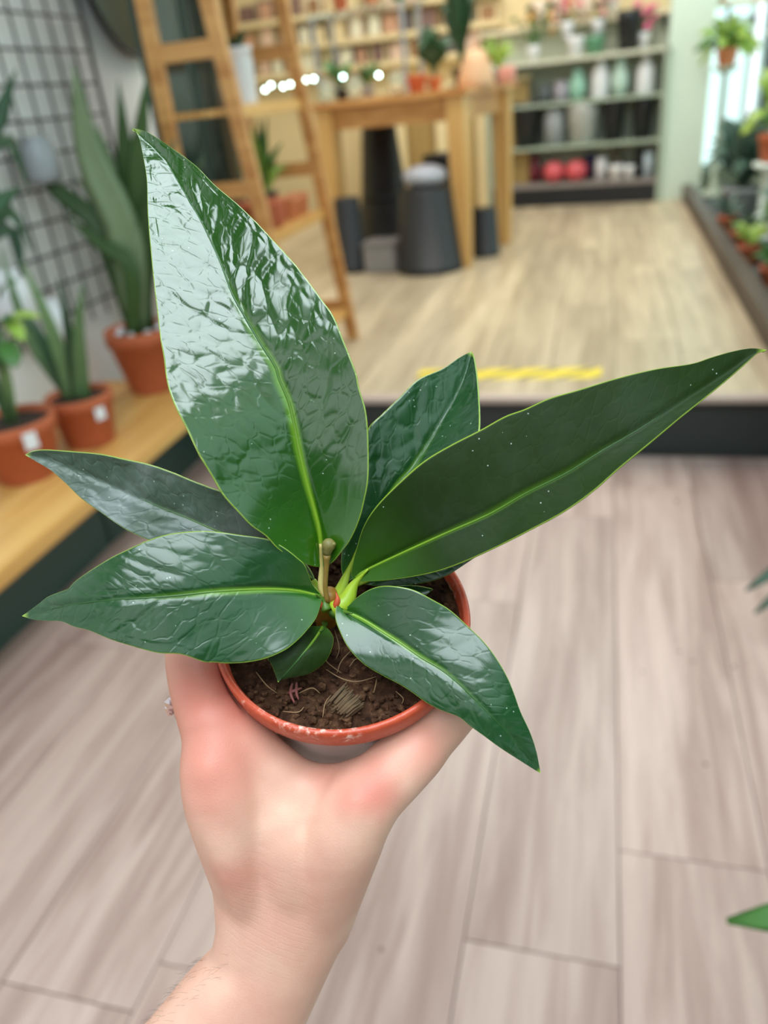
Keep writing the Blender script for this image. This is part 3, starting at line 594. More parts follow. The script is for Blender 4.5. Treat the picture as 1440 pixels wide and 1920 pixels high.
o = bottle('red_canister', 'bright red canister on the long cream shelf', 'canister', 1309, z4, .035, .12, plain('bright_red', (214, 44, 40), .35, .05, 8), 'jar', .30, 'things on the long cream shelf'); bottle('cream_canister', 'cream canister left of the red canister', 'canister', 1270, z4, .06, .12, m_whitep, 'jar', .30, 'things on the long cream shelf'); bottle('brown_jar', 'small brown jar at the end of the long cream shelf', 'jar', 1335, z4, .025, .05, m_terra, 'jar', .30, 'things on the long cream shelf')
for i, px in enumerate((1010, 1050, 1090)): bottle('cream_box', ('left', 'middle', 'right')[i]+' cream tin above the flowers on the long cream shelf', 'tin', px, z4, .06, .16, m_whitep if i != 1 else m_pinkish, 'jar', .30, 'things on the long cream shelf')

# sage pillar right of the shelving
q0, q1 = on_s(1243, 250, .06), on_s(1322, 250, .06)
struct(MB().box(((q0.x+q1.x)/2, (q0.y+q1.y)/2+.12, 1.15), (q1.x-q0.x, .24, 1.90)).build('trim_5', plain('pale_sage_paint', (212, 226, 210), .5, .05, 3)))

# ---- back wall, left: cream cabinets, shelves with cards and frames
bw = thing('wall_cabinet', 'tan cabinet with cream uprights along the back wall behind the table', 'cabinet', (-1.1, 6.8, PZ))
YW = 6.62
def wx(px, py=290, y=YW): return ony(px, py, y)
MB().box((-1.15, YW+.19, PZ+.44), (1.16, .34, .86)).build('body', wood('tan_board', (150, 122, 70), (184, 152, 92), (24, 24, 1.2), .5), bw)
for px in (752, 830, 690, 905): MB().box((wx(px).x, YW, PZ+.45), (.085 if px != 752 else .10, .03, .88), None, .004).build('upright', m_cream, bw)
MB().box((-1.15, YW+.18, PZ+.895), (1.2, .38, .03), None, .004).build('top', m_cream, bw)
for d in (791, 868): MB().box((wx(d).x, YW+.008, PZ+.44), (.17, .012, .80), None, .003).build('door', wood('tan_board', 0, 0), bw)
# shelves above
zz = [ony(650, y, 6.85).z for y in (128, 78, 22)]
cards = [(226, 206, 160), (196, 150, 120), (120, 92, 84), (222, 190, 168), (170, 160, 120), (90, 80, 78), (236, 226, 200), (150, 110, 70)]
rn = random.Random(8)
for j, z in enumerate(zz):
    sh = thing('picture_ledge', ('lowest', 'middle', 'highest')[j]+' cream picture ledge on the back wall behind the table', 'ledge', (-1.15, 6.9, z), 'picture ledges')
    MB().box((-1.87, 6.91, z-.012), (2.16, .16, .024), None, .003).build('board', m_cream, sh); MB().box((-1.87, 6.835, z+.006), (2.16, .012, .024)).build('lip', m_cream, sh)
    x = -2.9; i = 0
    while x < -.95:
        w_ = rn.uniform(.08, .15); h_ = rn.uniform(.13, .19); c = cards[rn.randrange(len(cards))]
        fr = thing('framed_card', 'card %s from the left on the %s ledge behind the table' % (('first', 'second', 'third', 'fourth', 'fifth', 'sixth', 'seventh', 'eighth', 'ninth', 'tenth', 'eleventh', 'twelfth', 'thirteenth', 'fourteenth', 'fifteenth', 'sixteenth', 'seventeenth', 'eighteenth', 'nineteenth', 'twentieth', 'last')[min(i, 20)], ('lowest', 'middle', 'highest')[j]), 'card', (x+w_/2, 6.90, z), 'cards on the picture ledges')
        mt = plain('card_%d_%d_%d' % c, c, .6, .3, 30); m_ = Matrix.Rotation(-.10, 3, 'X')
        MB().box((x+w_/2, 6.90, z+h_/2+.002), (w_, .012, h_), m_).build('frame', plain('card_%d_%d_%d' % (c2 := cards[(i*3+j) % 8]), c2, .6, .2, 30), fr)
        MB().box((x+w_/2, 6.8925, z+h_/2+.002), (w_*.76, .006, h_*.78), m_).build('picture', mt, fr)
        x += w_+rn.uniform(.015, .05); i += 1

# ---- planter along the window side with plants
PX = .555; PH = .285
pl_ = thing('planter', 'long dark planter box along the window side', 'planter', (.92, 2.6, 0))
m_plank_dark = wood('dark_stained_board', (62, 52, 46), (92, 80, 70), (26, 1.4, 26), .5)
for k in range(6):
    ya, yb = -.9+k*1.24, -.9+(k+1)*1.24
    lo = 0 if yb <= EDGE+.1 else PZ
    for j in range(2): MB().box((PX+.012, (ya+yb)/2, lo+(PH-lo)*(j+.5)/2), (.024, yb-ya-.004, (PH-lo)/2-.004), None, .003).build('board', m_plank_dark, pl_)
MB().box((PX+.03, 2.82, PH+.006), (.07, 7.44, .016), None, .003).build('edge_rail', m_plank_dark, pl_)
rows = []
for i in range(60):
    y = -.9+7.44*i/59; rows.append([Vector((PX+.026+(XR-PX-.03)*k/9, y, PH-.04+random.uniform(-.012, .012))) for k in range(10)])
MB().grid(rows).build('gravel', plain('dark_gravel', (72, 80, 80), .8, .5, 60, .01), pl_)
def bush(name, label, c, r, h, potm, n, mt, sd, spread, hgt, lw, group='plants along the window', droop=.2):
    th = plantpot(name, label, 'plant', c, r, h, potm, group); rn = random.Random(sd)
    for k in range(n):
        a = rn.uniform(0, 6.283); b0 = c+Vector((0, 0, h*.88)); rr = spread*rn.uniform(.3, 1); e = b0+Vector((math.cos(a)*rr, math.sin(a)*rr, hgt*rn.uniform(.15, 1)-droop*rr)); m_ = mt[k % len(mt)] if isinstance(mt, tuple) else mt
        blade(MB(), [b0, b0.lerp(e, .5)+Vector((0, 0, hgt*.22)), e], [(0, .003), (.35, lw*.35), (.65, lw), (.85, lw*.7), (1, .002)], (rn.uniform(-.6, .2), rn.uniform(-1, -.3), .8), .002, .2, 8).build('leaf', m_, th, smooth=True)
    return th
GZ = PH-.04
bush('leafy_bush', 'big dusky green bush near the back end of the planter', Vector((.80, 5.3, GZ)), .12, .16, m_grey, 60, m_dusk, 31, .26, .46, .045)
bush('leafy_bush', 'bright lime plant in a red pot by the window', Vector((.82, 4.55, GZ+.36)), .09, .13, m_terra, 34, (m_lime, m_mid, m_lime), 32, .19, .34, .035)
st1 = thing('plant_stand', 'pale low stand under the bright lime plant', 'stand', (.82, 4.55, GZ)); MB().lathe([(0, 0), (.10, 0), (.09, .02), (.05, .04), (.05, .32), (.10, .345), (.10, .36), (0, .36)], 24, (.82, 4.55, GZ), (0, 0, 1), False).build('pedestal', m_frame, st1, smooth=True)
bush('leafy_bush', 'mid green bush at the right edge over terracotta pots', Vector((.82, 3.85, GZ)), .10, .15, m_terra, 50, (m_mid, m_deep, m_dusk), 33, .19, .36, .04)
bush('leafy_bush', 'deep green bush low in the planter at the right edge', Vector((.84, 3.25, GZ)), .10, .15, m_terra, 46, (m_deep, m_dusk, m_mid), 34, .17, .28, .035)
bush('leafy_bush', 'pale lime plant on a slim stand beside the sage pillar', Vector((.74, 6.15, 1.03)), .07, .10, m_terra_l, 44, (m_lime, m_lime, m_mid), 35, .24, .26, .03, 'plants along the window', .5)
hs = thing('plant_stand', 'slim pale stand under the lime plant beside the sage pillar', 'stand', (.74, 6.15, GZ)); MB().lathe([(0, 0), (.11, 0), (.10, .02), (.025, .05), (.018, .74), (.08, .77), (.08, .785), (0, .785)], 24, (.74, 6.15, GZ), (0, 0, 1), False).build('pedestal', m_sage, hs, smooth=True)
bush('leafy_bush', 'loose green plant high in the window corner', Vector((.88, 5.0, GZ+.94)), .07, .10, m_terra, 20, (m_mid, m_lime, m_deep), 36, .14, .28, .04)
hs = thing('plant_stand', 'tall pale stand in the window corner', 'stand', (.88, 5.0, GZ)); MB().lathe([(0, 0), (.11, 0), (.10, .02), (.025, .05), (.018, .88), (.10, .925), (.10, .94), (0, .94)], 24, (.88, 5.0, GZ), (0, 0, 1), False).build('pedestal', m_frame, hs, smooth=True)
for i, (x, y) in enumerate(((.68, 3.5), (.66, 3.95), (.67, 4.3), (.66, 4.75))):
    c = Vector((x, y, GZ)); th = plantpot('small_potted_plant', ('nearest', 'second', 'third', 'farthest')[i]+' small terracotta potted plant along the planter edge', 'plant', c, .055, .085, m_terra, 'small pots along the planter edge'); rn = random.Random(50+i)
    for k in range(14):
        a = rn.uniform(0, 6.28); b0 = c+Vector((0, 0, .075)); e = b0+Vector((math.cos(a)*.09, math.sin(a)*.09, rn.uniform(.02, .12))); blade(MB(), [b0, b0.lerp(e, .5)+Vector((0, 0, .03)), e], [(0, .002), (.6, .013), (1, .001)], (-.3, -.8, .6), .0015, .2, 6).build('leaf', (m_mid, m_lime, m_deep, m_dusk)[i], th, smooth=True)
# two plants on the near end of the planter, only leaf tips reach into view
for lab, base, tips, mt, w_ in (('dark leafed plant at the right edge, upper one of two with only tips in view', Vector((.66, 1.42, GZ)), (((1398, 1108), 1.50), ((1415, 1150), 1.54), ((1475, 1080), 1.4), ((1500, 1150), 1.45)), m_dusk, .015),
                           ('green leafed plant at the lower right edge with one leaf tip in view', Vector((.66, .55, GZ)), (((1363, 1727), .80), ((1460, 1640), .78), ((1500, 1760), .75), ((1520, 1560), .8)), m_mid, .022)):
    th = plantpot('edge_plant', lab, 'plant', base, .07, .10, m_terra, 'plants at the near end of the planter')
    for (x, y), d_ in tips:
        e = P(x, y, d_); b0 = base+Vector((0, 0, .09)); m_ = b0.lerp(e, .55)+Vector((0, 0, .07)); e0 = e+(m_-e)*.02
        blade(MB(), [b0, m_, e], [(0, .004), (.35, .008), (.7, w_), (.9, w_*.75), (1, .003)], (-.4, -.5, 1), .002, .15, 14).build('leaf', mt, th, smooth=True)

# ================================================================== the potted plant in the hand
POTC = P(640.6, 1155, 0.292)
PA = camv(-0.0543, -0.677, -0.734).normalized()          # the pot's axis, leaning a little towards the lens
PU = camv(1, 0, 0); PU = (PU-PA*PU.dot(PA)).normalized() # to the right
PF = PA.cross(PU)                                        # towards the front or the back
if PF.dot(camv(0, 0, -1)) < 0: PF = -PF
def pot(r, th, z):                                       # th: 0 at the front, positive to the right (degrees); z: above the rim plane
    a = math.radians(th); return POTC+(PF*math.cos(a)+PU*math.sin(a))*r+PA*z
SOIL = -0.0065
def soilpt(px, py, lift=0.0):
    r = Vector(ray(px, py)); o = Vector((0, 0, H)); c = POTC+PA*(SOIL+lift)
    return o+r*((c-o).dot(PA)/r.dot(PA))

plant = thing('potted_plant', 'glossy dark green leafy plant in small orange rimmed pot held in hand', 'plant', POTC-PA*0.078)

# pot
t = NT('pot_plastic_grey'); n = t.noise(60, 5, t.coord('Object'))
t.set(Base_Color=t.mix(n, lin((172, 148, 142)), lin((204, 184, 178))), Roughness=0.38); m_potbody = t.m
t = NT('pot_rim_terracotta'); n = t.noise(55, 6, t.coord('Object'), 0.65); n2 = t.noise(420, 3, t.coord('Object'), 0.6)
sc = t.math('MULTIPLY', t.sm(n, 0.53, 0.64), t.sm(n2, 0.45, 0.62))
t.set(Base_Color=t.mix(t.math('MULTIPLY', sc, 0.75), t.mix(n2, lin((170, 56, 32)), lin((204, 86, 54))), lin((240, 205, 190))), Roughness=0.36,
      Normal=t.bump(n2, 0.0002)); m_rim = t.m
b = MB().lathe([(0.0, -0.078), (0.032, -0.078), (0.034, -0.076), (0.0434, -0.0125), (0.0438, -0.0100), (0.0425, -0.0100), (0.0325, -0.074), (0.0, -0.074)], 64, POTC, PA, False)
potb = b.build('pot', m_potbody, plant, smooth=False); potb['label'] = 'greyish plastic pot wall below the orange rim'
for p in potb.data.polygons: p.use_smooth = True
b = MB().lathe([(0.0440, -0.0105), (0.0474, -0.0102), (0.0482, -0.0085), (0.0487, -0.0015), (0.0482, -0.0002), (0.0472, 0.0003), (0.0462, -0.0004), (0.0456, -0.0022),
                (0.0448, -0.0105), (0.0440, -0.0105)], 96, POTC, PA, False)
rim = b.build('rim', m_rim, potb, smooth=True); rim['label'] = 'orange rim with chalky scuffs'

# faint moulded marks on the pot's wall
b = MB()
for k in range(9):
    th = 6+k*2.6; r = 0.0420
    c = pot(r, th, -0.0215); b.box(c, (0.0011, 0.0003, 0.0018 if k % 3 else 0.0012), Matrix((PU, PF, PA)).transposed())
mk = b.build('moulded_mark', m_potbody, potb)

# soil
t = NT('potting_soil'); n = t.noise(260, 6, t.coord('Object'), 0.7); n2 = t.noise(90, 3, t.coord('Object'))
t.set(Base_Color=t.ramp(t.math('ADD', t.math('MULTIPLY', n, 0.75), t.math('MULTIPLY', n2, 0.3)), [(0.32, lin((20, 11, 7))), (0.54, lin((68, 43, 29))), (0.74, lin((122, 90, 64)))]),
      Roughness=0.9, Specular_IOR_Level=0.15, Normal=t.bump(n, 0.0012)); m_soil = t.m
rows = []
for i in range(26):
    r = 0.0456*i/25
    row = []
    for k in range(90):
        a = k*4; p = pot(r, a, SOIL)
        h = noise.fractal(p*90, 1.0, 2.0, 5)*0.0022+noise.noise(p*400)*0.0007
        row.append(p+PA*(h+0.0012*(1-i/25)))
    rows.append(row)
soil = MB().grid(rows, True).build('soil', m_soil, plant, smooth=True)
rnd = random.Random(3)
b = MB()
for k in range(900):
    r = 0.0445*math.sqrt(rnd.random()); th = rnd.uniform(0, 360); s = rnd.choice((0.0005, 0.0007, 0.0009, 0.0013, 0.0019))*rnd.uniform(0.7, 1.2)
    random.seed(k); b.blob(pot(r, th, SOIL+s*0.5+0.0008), s, 1, (1, rnd.uniform(0.6, 1.2), rnd.uniform(0.6, 1.1)), 0.25)
crumbs = b.build('soil_crumbs', m_soil, plant); crumbs['kind'] = 'stuff'
m_straw = plain('straw_fibre', (128, 98, 66), 0.7, 0.3, 200)
def fibre(pts, r=0.00019, mat=None, lift=0.0022):
    q = smoothpath([soilpt(x, y, lift+l) for x, y, l in pts], 12)
    return MB().tube(q, [r*(0.6+0.6*math.sin(math.pi*min(1, (i+1)/12))) for i in range(12)], 5).build('root_fibre', mat or m_straw, plant, smooth=True)
for f in ([(611, 1255, 0), (640, 1272, .001), (670, 1278, .0014), (708, 1268, .0005)], [(627, 1180, 0), (636, 1215, .001), (630, 1236, 0)], [(707, 1270, 0), (703, 1290, .001), (700, 1300, 0)],
          [(535, 1268, 0), (545, 1250, .001), (552, 1240, 0)], [(530, 1334, 0), (560, 1335, .001), (572, 1322, 0)], [(605, 1345, 0), (610, 1318, .001), (622, 1302, 0)],
          [(625, 1330, 0), (640, 1300, .001), (655, 1290, 0)], [(480, 1260, 0), (500, 1285, .001), (520, 1300, 0)], [(655, 1250, 0), (668, 1235, .001), (680, 1240, 0)],
          [(600, 1215, 0), (612, 1240, .001), (640, 1262, 0)], [(840, 1090, 0), (846, 1105, .001), (858, 1112, 0)], [(560, 1300, 0), (585, 1290, .001), (600, 1300, 0)],
          [(660, 1218, 0), (640, 1240, .0012), (632, 1262, 0)], [(742, 1296, 0), (756, 1310, .001), (752, 1322, 0)]):
    fibre(f)
m_root = plain('reddish_root', (120, 62, 58), 0.7, 0.3, 300)
for f in ([(548, 1282, 0), (545, 1300, .001), (552, 1318, 0)], [(556, 1280, 0), (556, 1300, .001), (560, 1312, 0)], [(540, 1300, 0), (550, 1296, .001), (566, 1290, 0)]): fibre(f, 0.0005, m_root)
# the fibrous chip in the front of the soil
b = MB(); c0 = soilpt(648, 1318, 0.0035); rnd = random.Random(5)
ax = (soilpt(668, 1302)-soilpt(632, 1335)).normalized(); sd = PA.cross(ax)
for k in range(38):
    o = sd*rnd.uniform(-0.0042, 0.0042)+PA*rnd.uniform(-0.0025, 0.0016); l = rnd.uniform(0.003, 0.0055)
    b.tube([c0+o-ax*l, c0+o*1.05+PA*0.0004, c0+o*1.2+ax*l+PA*rnd.uniform(-.0006, .0006)], [0.0004, 0.00055, 0.0003], 5)
b.build('bark_chip', plain('bark_fibre', (88, 66, 42), 0.8, 0.55, 340), plant, smooth=True)['label'] = 'pale fibrous bark chip on the soil'

# ---- leaf material: UV x runs base to tip, UV y across
def leafmat(name, base, light, rough=0.22, bumpd=0.0005, sheen_marks=0.0, spec=0.5, coat=0.25, veinlight=0.55, midw=0.03):
    t = NT(name); uv = t.n('UVMap', uv_map='UVMap').outputs[0]; sp = t.n('SeparateXYZ'); t.l(uv, sp.inputs[0])
    u = sp.outputs[0]; v = t.math('MULTIPLY_ADD', sp.outputs[1], 2.0, -1.0); av = t.math('ABSOLUTE', v)
    # surface coordinates in centimetres: along the side veins and across them
    sm_ = t.n('SeparateXYZ'); t.l(t.n('UVMap', uv_map='Metric').outputs[0], sm_.inputs[0]); aw = t.math('ABSOLUTE', sm_.outputs[1])
    al = t.math('ADD', t.math('MULTIPLY', sm_.outputs[0], 0.84), t.math('MULTIPLY', aw, 0.54)); ac = t.math('SUBTRACT', t.math('MULTIPLY', sm_.outputs[0], 0.54), t.math('MULTIPLY', aw, 0.84))
    cb = t.n('CombineXYZ'); t.l(t.math('MULTIPLY', al, 1.25), cb.inputs[0]); t.l(t.math('MULTIPLY', ac, 2.6), cb.inputs[1]); t.l(t.math('MULTIPLY', t.math('GREATER_THAN', v, 0.0), 7.0), cb.inputs[2])
    wob = t.noise(0.9, 2, cb.outputs[0]); ad = t.n('VectorMath', operation='ADD'); t.l(cb.outputs[0], ad.inputs[0])
    cb2 = t.n('CombineXYZ'); t.l(t.math('MULTIPLY', wob, 0.8), cb2.inputs[0]); t.l(t.math('MULTIPLY', wob, -0.8), cb2.inputs[1]); t.l(cb2.outputs[0], ad.inputs[1])
    vo = t.n('TexVoronoi', feature='DISTANCE_TO_EDGE'); vo.inputs['Scale'].default_value = 1.0; t.l(ad.outputs[0], vo.inputs['Vector'])
    net = t.sm(vo.outputs['Distance'], 0.0, 0.14); vein = t.math('SUBTRACT', 1.0, t.sm(vo.outputs['Distance'], 0.0, 0.04))
    ob = t.coord('Object'); fine = t.noise(700, 3, ob, 0.6); mid = t.noise(160, 3, ob, 0.5)
    hgt = t.math('ADD', t.math('MULTIPLY', net, 0.75), t.math('ADD', t.math('MULTIPLY', fine, 0.05), t.math('MULTIPLY', mid, 0.16)))
    hgt = t.math('MULTIPLY', hgt, t.sm(u, 0.02, 0.42))
    nrm = t.bump(hgt, bumpd, 0.8)
    nearmid = t.math('SUBTRACT', 1.0, t.sm(av, 0.0, midw*3)); nearmid = t.math('MULTIPLY', nearmid, t.math('SUBTRACT', 1.0, t.sm(u, 0.25, 0.75)))
    edge = t.sm(av, 0.978, 0.997); edge = t.math('MAXIMUM', edge, t.sm(u, 0.975, 0.998))
    n = t.noise(45, 4, ob)
    col = t.mix(n, tuple(x*0.72 for x in lin(base)), tuple(x*1.25 for x in lin(base)))
    col = t.mix(t.math('MULTIPLY', nearmid, veinlight), col, lin(light))
    col = t.mix(t.math('MULTIPLY', vein, 0.015), col, lin(light))
    bs = t.math('SUBTRACT', 1.0, t.sm(u, 0.0, 0.22)); col = t.mix(t.math('MULTIPLY', bs, 0.30), col, lin((70, 130, 20)))
    if sheen_marks:
        du = t.sm(t.noise(38, 4, ob, 0.6), 0.35, 0.72); col = t.mix(t.math('MULTIPLY', du, sheen_marks), col, lin((134, 144, 140)))  # water marks and a dull grey reflection, both put into the colour
    sp1 = t.n('TexVoronoi'); sp1.inputs['Scale'].default_value = 330; t.l(ob, sp1.inputs['Vector'])
    speck = t.math('MULTIPLY', t.math('LESS_THAN', sp1.outputs['Distance'], 0.085), t.math('GREATER_THAN', t.noise(50, 2, ob), 0.56))
    col = t.mix(t.math('MULTIPLY', speck, 0.55), col, lin((190, 205, 190)))
    col = t.mix(t.math('MULTIPLY', edge, 0.75), col, lin((150, 176, 60)))
    rg = t.math('ADD', rough-0.05, t.math('MULTIPLY', n, 0.12))
    t.set(Base_Color=col, Roughness=rg, Normal=nrm, Specular_IOR_Level=spec, Coat_Weight=coat, Coat_Roughness=0.16)
    return t.m
LG = (26, 74, 20); LL = (130, 178, 40)
m_leaf_big = leafmat('leaf_glossy_puckered', (24, 66, 4), LL, 0.20, 0.00016, 0, 0.6, 0.7)
m_leaf = leafmat('leaf_glossy', (22, 62, 26), LL, 0.27, 0.00014, 0, .5, .4)
m_leaf_dull = leafmat('leaf_satin', (25, 43, 5), (96, 140, 30), 0.52, 0.00006, 0.04, 0.14, 0.0, 0.4)
m_leaf_greyed = leafmat('leaf_water_marked_sheen', (58, 76, 60), (90, 120, 60), 0.38, 0.0002, 0.60, 0.5, 0.1)
t = NT('midrib_green'); uvn = t.n('UVMap', uv_map='UVMap').outputs[0]; sx = t.n('SeparateXYZ'); t.l(uvn, sx.inputs[0])
t.set(Base_Color=t.mix(t.sm(sx.outputs[0], 0.05, 0.55), lin((116, 150, 34)), lin((34, 78, 20))), Roughness=0.35); m_mid = t.m
t = NT('petiole_green'); n = t.noise(120, 3, t.coord('Object'))
t.set(Base_Color=t.mix(n, lin((120, 150, 20)), lin((176, 196, 52))), Roughness=0.4, Subsurface_Weight=0.15, Subsurface_Radius=(0.002, 0.003, 0.001)); m_pet = t.m

def interp(kn, u):
    """smooth interpolation through (u, value) knots"""
    if u <= kn[0][0]: return kn[0][1]
    for (a, x), (b_, y) in zip(kn, kn[1:]):
        if u <= b_:
            f = (u-a)/(b_-a); f = f*f*(3-2*f); return x+(y-x)*f
    return kn[-1][1]
def cinterp(kn, u):
    xs = [k[0] for k in kn]; n = len(kn)
    for i in range(n-1):
        if u <= xs[i+1] or i == n-2:
            p1, p2 = kn[i][1], kn[i+1][1]; h = xs[i+1]-xs[i]
            m1 = (kn[i+1][1]-kn[i-1][1])/(xs[i+1]-xs[i-1]) if i else (p2-p1)/h
            m2 = (kn[i+2][1]-kn[i][1])/(xs[i+2]-xs[i]) if i < n-2 else (p2-p1)/h
            s = (u-xs[i])/h; s2 = s*s; s3 = s2*s
            return (2*s3-3*s2+1)*p1+(s3-2*s2+s)*h*m1+(-2*s3+3*s2)*p2+(s3-s2)*h*m2
def leaf(L, R, Md, dk, foldL, foldR, mat, amp=0.0005, label=None, nu=110, nv=61, nveins=10, curl=1.35, ribw=0.0006, ribto=0.9, seed=0, waves=0.0):
    """L, R, Md: the two margins and the midrib, base to tip, as seen; dk: distance along the midrib; foldL/foldR: how the blade's halves rise from it"""
    Lp = smoothpath([(x, y, 0) for x, y in L], nu); Rp = smoothpath([(x, y, 0) for x, y in R], nu); Mp = smoothpath([(x, y, 0) for x, y in Md], nu)
    if not isinstance(foldL, list): foldL = [(0, foldL), (1, foldL)]
    if not isinstance(foldR, list): foldR = [(0, foldR), (1, foldR)]
    rows = []; vv = [-1+2*k/(nv-1) for k in range(nv)]
    for i in range(nu):
        u = i/(nu-1); d0 = cinterp(dk, u); row = []
        for v in vv:
            e = Lp[i] if v < 0 else Rp[i]; s = abs(v); p = Mp[i].lerp(e, s)
            hw = (e-Mp[i]).length*d0/F
            fold = interp(foldL if v < 0 else foldR, u)
            d = d0-fold*hw*(s**curl)
            if waves: d += waves*hw*s*s*math.sin(u*19+(2 if v < 0 else 0)+seed)
            row.append(P(p.x, p.y, d))
        rows.append(row)
    A = np.array([[tuple(p) for p in r] for r in rows])
    def normals(A):
        du = np.gradient(A, axis=0); dv = np.gradient(A, axis=1); n = np.cross(du, dv); l = np.linalg.norm(n, axis=2, keepdims=True)
        n = n/np.maximum(l, 1e-12); k = n[nu//2, nv//2] @ (np.array([0, 0, H])-A[nu//2, nv//2])
        return n if k > 0 else -n
    N = normals(A)
    hh = np.zeros((nu, nv)); mets = np.zeros((nu, nv, 2)); sl_ = 0.0; kc = nv//2
    for i in range(nu):
        u = i/(nu-1); wtip = min(1, (1-u)/0.06)*min(1, u/0.05)
        if i: sl_ += float(np.linalg.norm(A[i, kc]-A[i-1, kc]))*100
        hwl = float(np.linalg.norm(A[i, 0]-A[i, kc]))*100; hwr = float(np.linalg.norm(A[i, -1]-A[i, kc]))*100
        lowu = 0.15+0.85*min(1, max(0, (u-0.18)/0.35))
        for k, v in enumerate(vv):
            s = abs(v); wcm = s*(hwl if v < 0 else hwr); mets[i, k] = (sl_, wcm*(-1 if v < 0 else 1)); sg = 0.0 if v < 0 else 11.3
            al = sl_*0.84+wcm*0.54; ac = sl_*0.54-wcm*0.84
            wb = noise.noise(Vector((al*0.7+seed, ac*0.9, sg)))*0.55
            ph = (ac+wb*0.5)/1.45+(0.4 if v > 0 else 0); pil = min(1.0, abs(math.sin(math.pi*ph))*2.2)**0.7
            dd = noise.voronoi(Vector((al/1.6+wb+seed*3, ac/0.60+wb, sg)))[0]; pv = min(1.0, (dd[1]-dd[0])/0.42)**0.65
            se = min(1, (1-s)*max(hwl, hwr)/0.25); ss = min(1, wcm/0.25)
            inm = 1-0.8*math.exp(-((s-0.84)/0.03)**2)
            h = amp*lowu*se*ss*((pil-0.7)*0.55+(pv-0.6)*0.75)*inm
            h += amp*0.35*noise.noise(Vector((sl_*0.9+seed, wcm*0.9, sg+1.7)))*se
            h -= 0.0008*math.exp(-(wcm/0.16)**2)*(1-0.6*u)
            hh[i, k] = h*wtip
    A = A+N*hh[..., None]; N = normals(A)
    B = A-N*0.00055
    edge = np.ones(nv); 
    mb = MB(); n1 = nu*nv
    mb.v = [Vector(x) for x in A.reshape(-1, 3)]+[Vector(x) for x in B.reshape(-1, 3)]
    q = []
    for i in range(nu-1):
        for k in range(nv-1):
            a = i*nv+k; q.append((a, a+1, a+nv+1, a+nv)); q.append((n1+a, n1+a+nv, n1+a+nv+1, n1+a+1))
        a = i*nv; q.append((a, a+nv, n1+a+nv, n1+a)); a = i*nv+nv-1; q.append((a, n1+a, n1+a+nv, a+nv))
    for k in range(nv-1):
        q.append((k, n1+k, n1+k+1, k+1)); a = (nu-1)*nv+k; q.append((a, a+1, n1+a+1, n1+a))
    mb.f = q
    # turn so that the upper face looks out
    f = mb.f[0]; fn = (mb.v[f[1]]-mb.v[f[0]]).cross(mb.v[f[2]]-mb.v[f[0]])
    i0 = (nu//2)*nv+nv//2; nn = (mb.v[i0+1]-mb.v[i0]).cross(mb.v[i0+nv]-mb.v[i0])
    if nn.dot(Vector((0, 0, H))-mb.v[i0]) < 0: mb.f = [tuple(reversed(x)) for x in mb.f]
    o = mb.build('leaf', mat, plant, smooth=True)
    if label: o['label'] = label
    ul = o.data.uv_layers.new(name='UVMap'); us = np.array([[i/(nu-1), 0.5+v*0.5] for i in range(nu) for v in vv]); us = np.vstack([us, us])
    idx = np.empty(len(o.data.loops), dtype=np.int32); o.data.loops.foreach_get('vertex_index', idx); ul.data.foreach_set('uv', us[idx].astype(np.float32).ravel())
    ul = o.data.uv_layers.new(name='Metric'); us = np.vstack([mets.reshape(-1, 2)]*2); ul.data.foreach_set('uv', us[idx].astype(np.float32).ravel())
    # midrib, flush in its groove
    kc = nv//2; ne = int(nu*ribto); ids = list(range(1, ne, 2)); rr = [ribw*(1-0.85*(j/len(ids))) for j in range(len(ids))]; pts = [Vector(A[i, kc])-Vector(N[i, kc])*rr[j]*0.35 for j, i in enumerate(ids)]
    mb = MB().tube(pts, rr, 8); mo = mb.build('midrib', m_mid, o, smooth=True)
    ul = mo.data.uv_layers.new(name='UVMap'); cnt = len(pts)*8
    us = np.array([[ribto*(j//8)/len(pts), 0.5] for j in range(cnt)]); idx = np.empty(len(mo.data.loops), dtype=np.int32); mo.data.loops.foreach_get('vertex_index', idx)
    ul.data.foreach_set('uv', us[idx].astype(np.float32).ravel())
    return o, A, N
def petiole(lf, pts, rad, mat=None):
    q = smoothpath(pts, 14); n = len(q); r = [interp([(0, rad[0]), (1, rad[-1])], i/(n-1)) for i in range(n)]
    return MB().tube(q, r, 12).build('petiole', mat or m_pet, lf, smooth=True)

# the tall leaf facing the lens
L1 = [(603, 1062), (590, 1062), (558, 1051), (523, 1030), (499, 1005), (471, 985), (447, 960), (419, 929), (398, 894), (371, 849), (350, 804), (330, 765), (314, 720), (307, 671), (300, 630), (295, 585), (288, 526), (282, 463), (277, 400), (275, 335), (265, 276), (258, 252), (247, 241)]
R1 = [(603, 1062), (619, 1057), (635, 1040), (656, 1012), (673, 974), (683, 936), (690, 894), (690, 818), (685, 769), (673, 728), (667, 699), (647, 647), (626, 595), (602, 560), (574, 522), (546, 487), (508, 446), (477, 413), (442, 380), (404, 348), (366, 310), (324, 279), (282, 251), (262, 243), (247, 241)]
M1 = [(603, 1062), (600, 1005), (590, 960), (576, 908), (562, 849), (551, 794), (541, 752), (523, 710), (515, 685), (484, 637), (456, 588), (435, 550), (418, 505), (394, 449), (369, 400), (334, 341), (307, 296), (272, 262), (247, 241)]
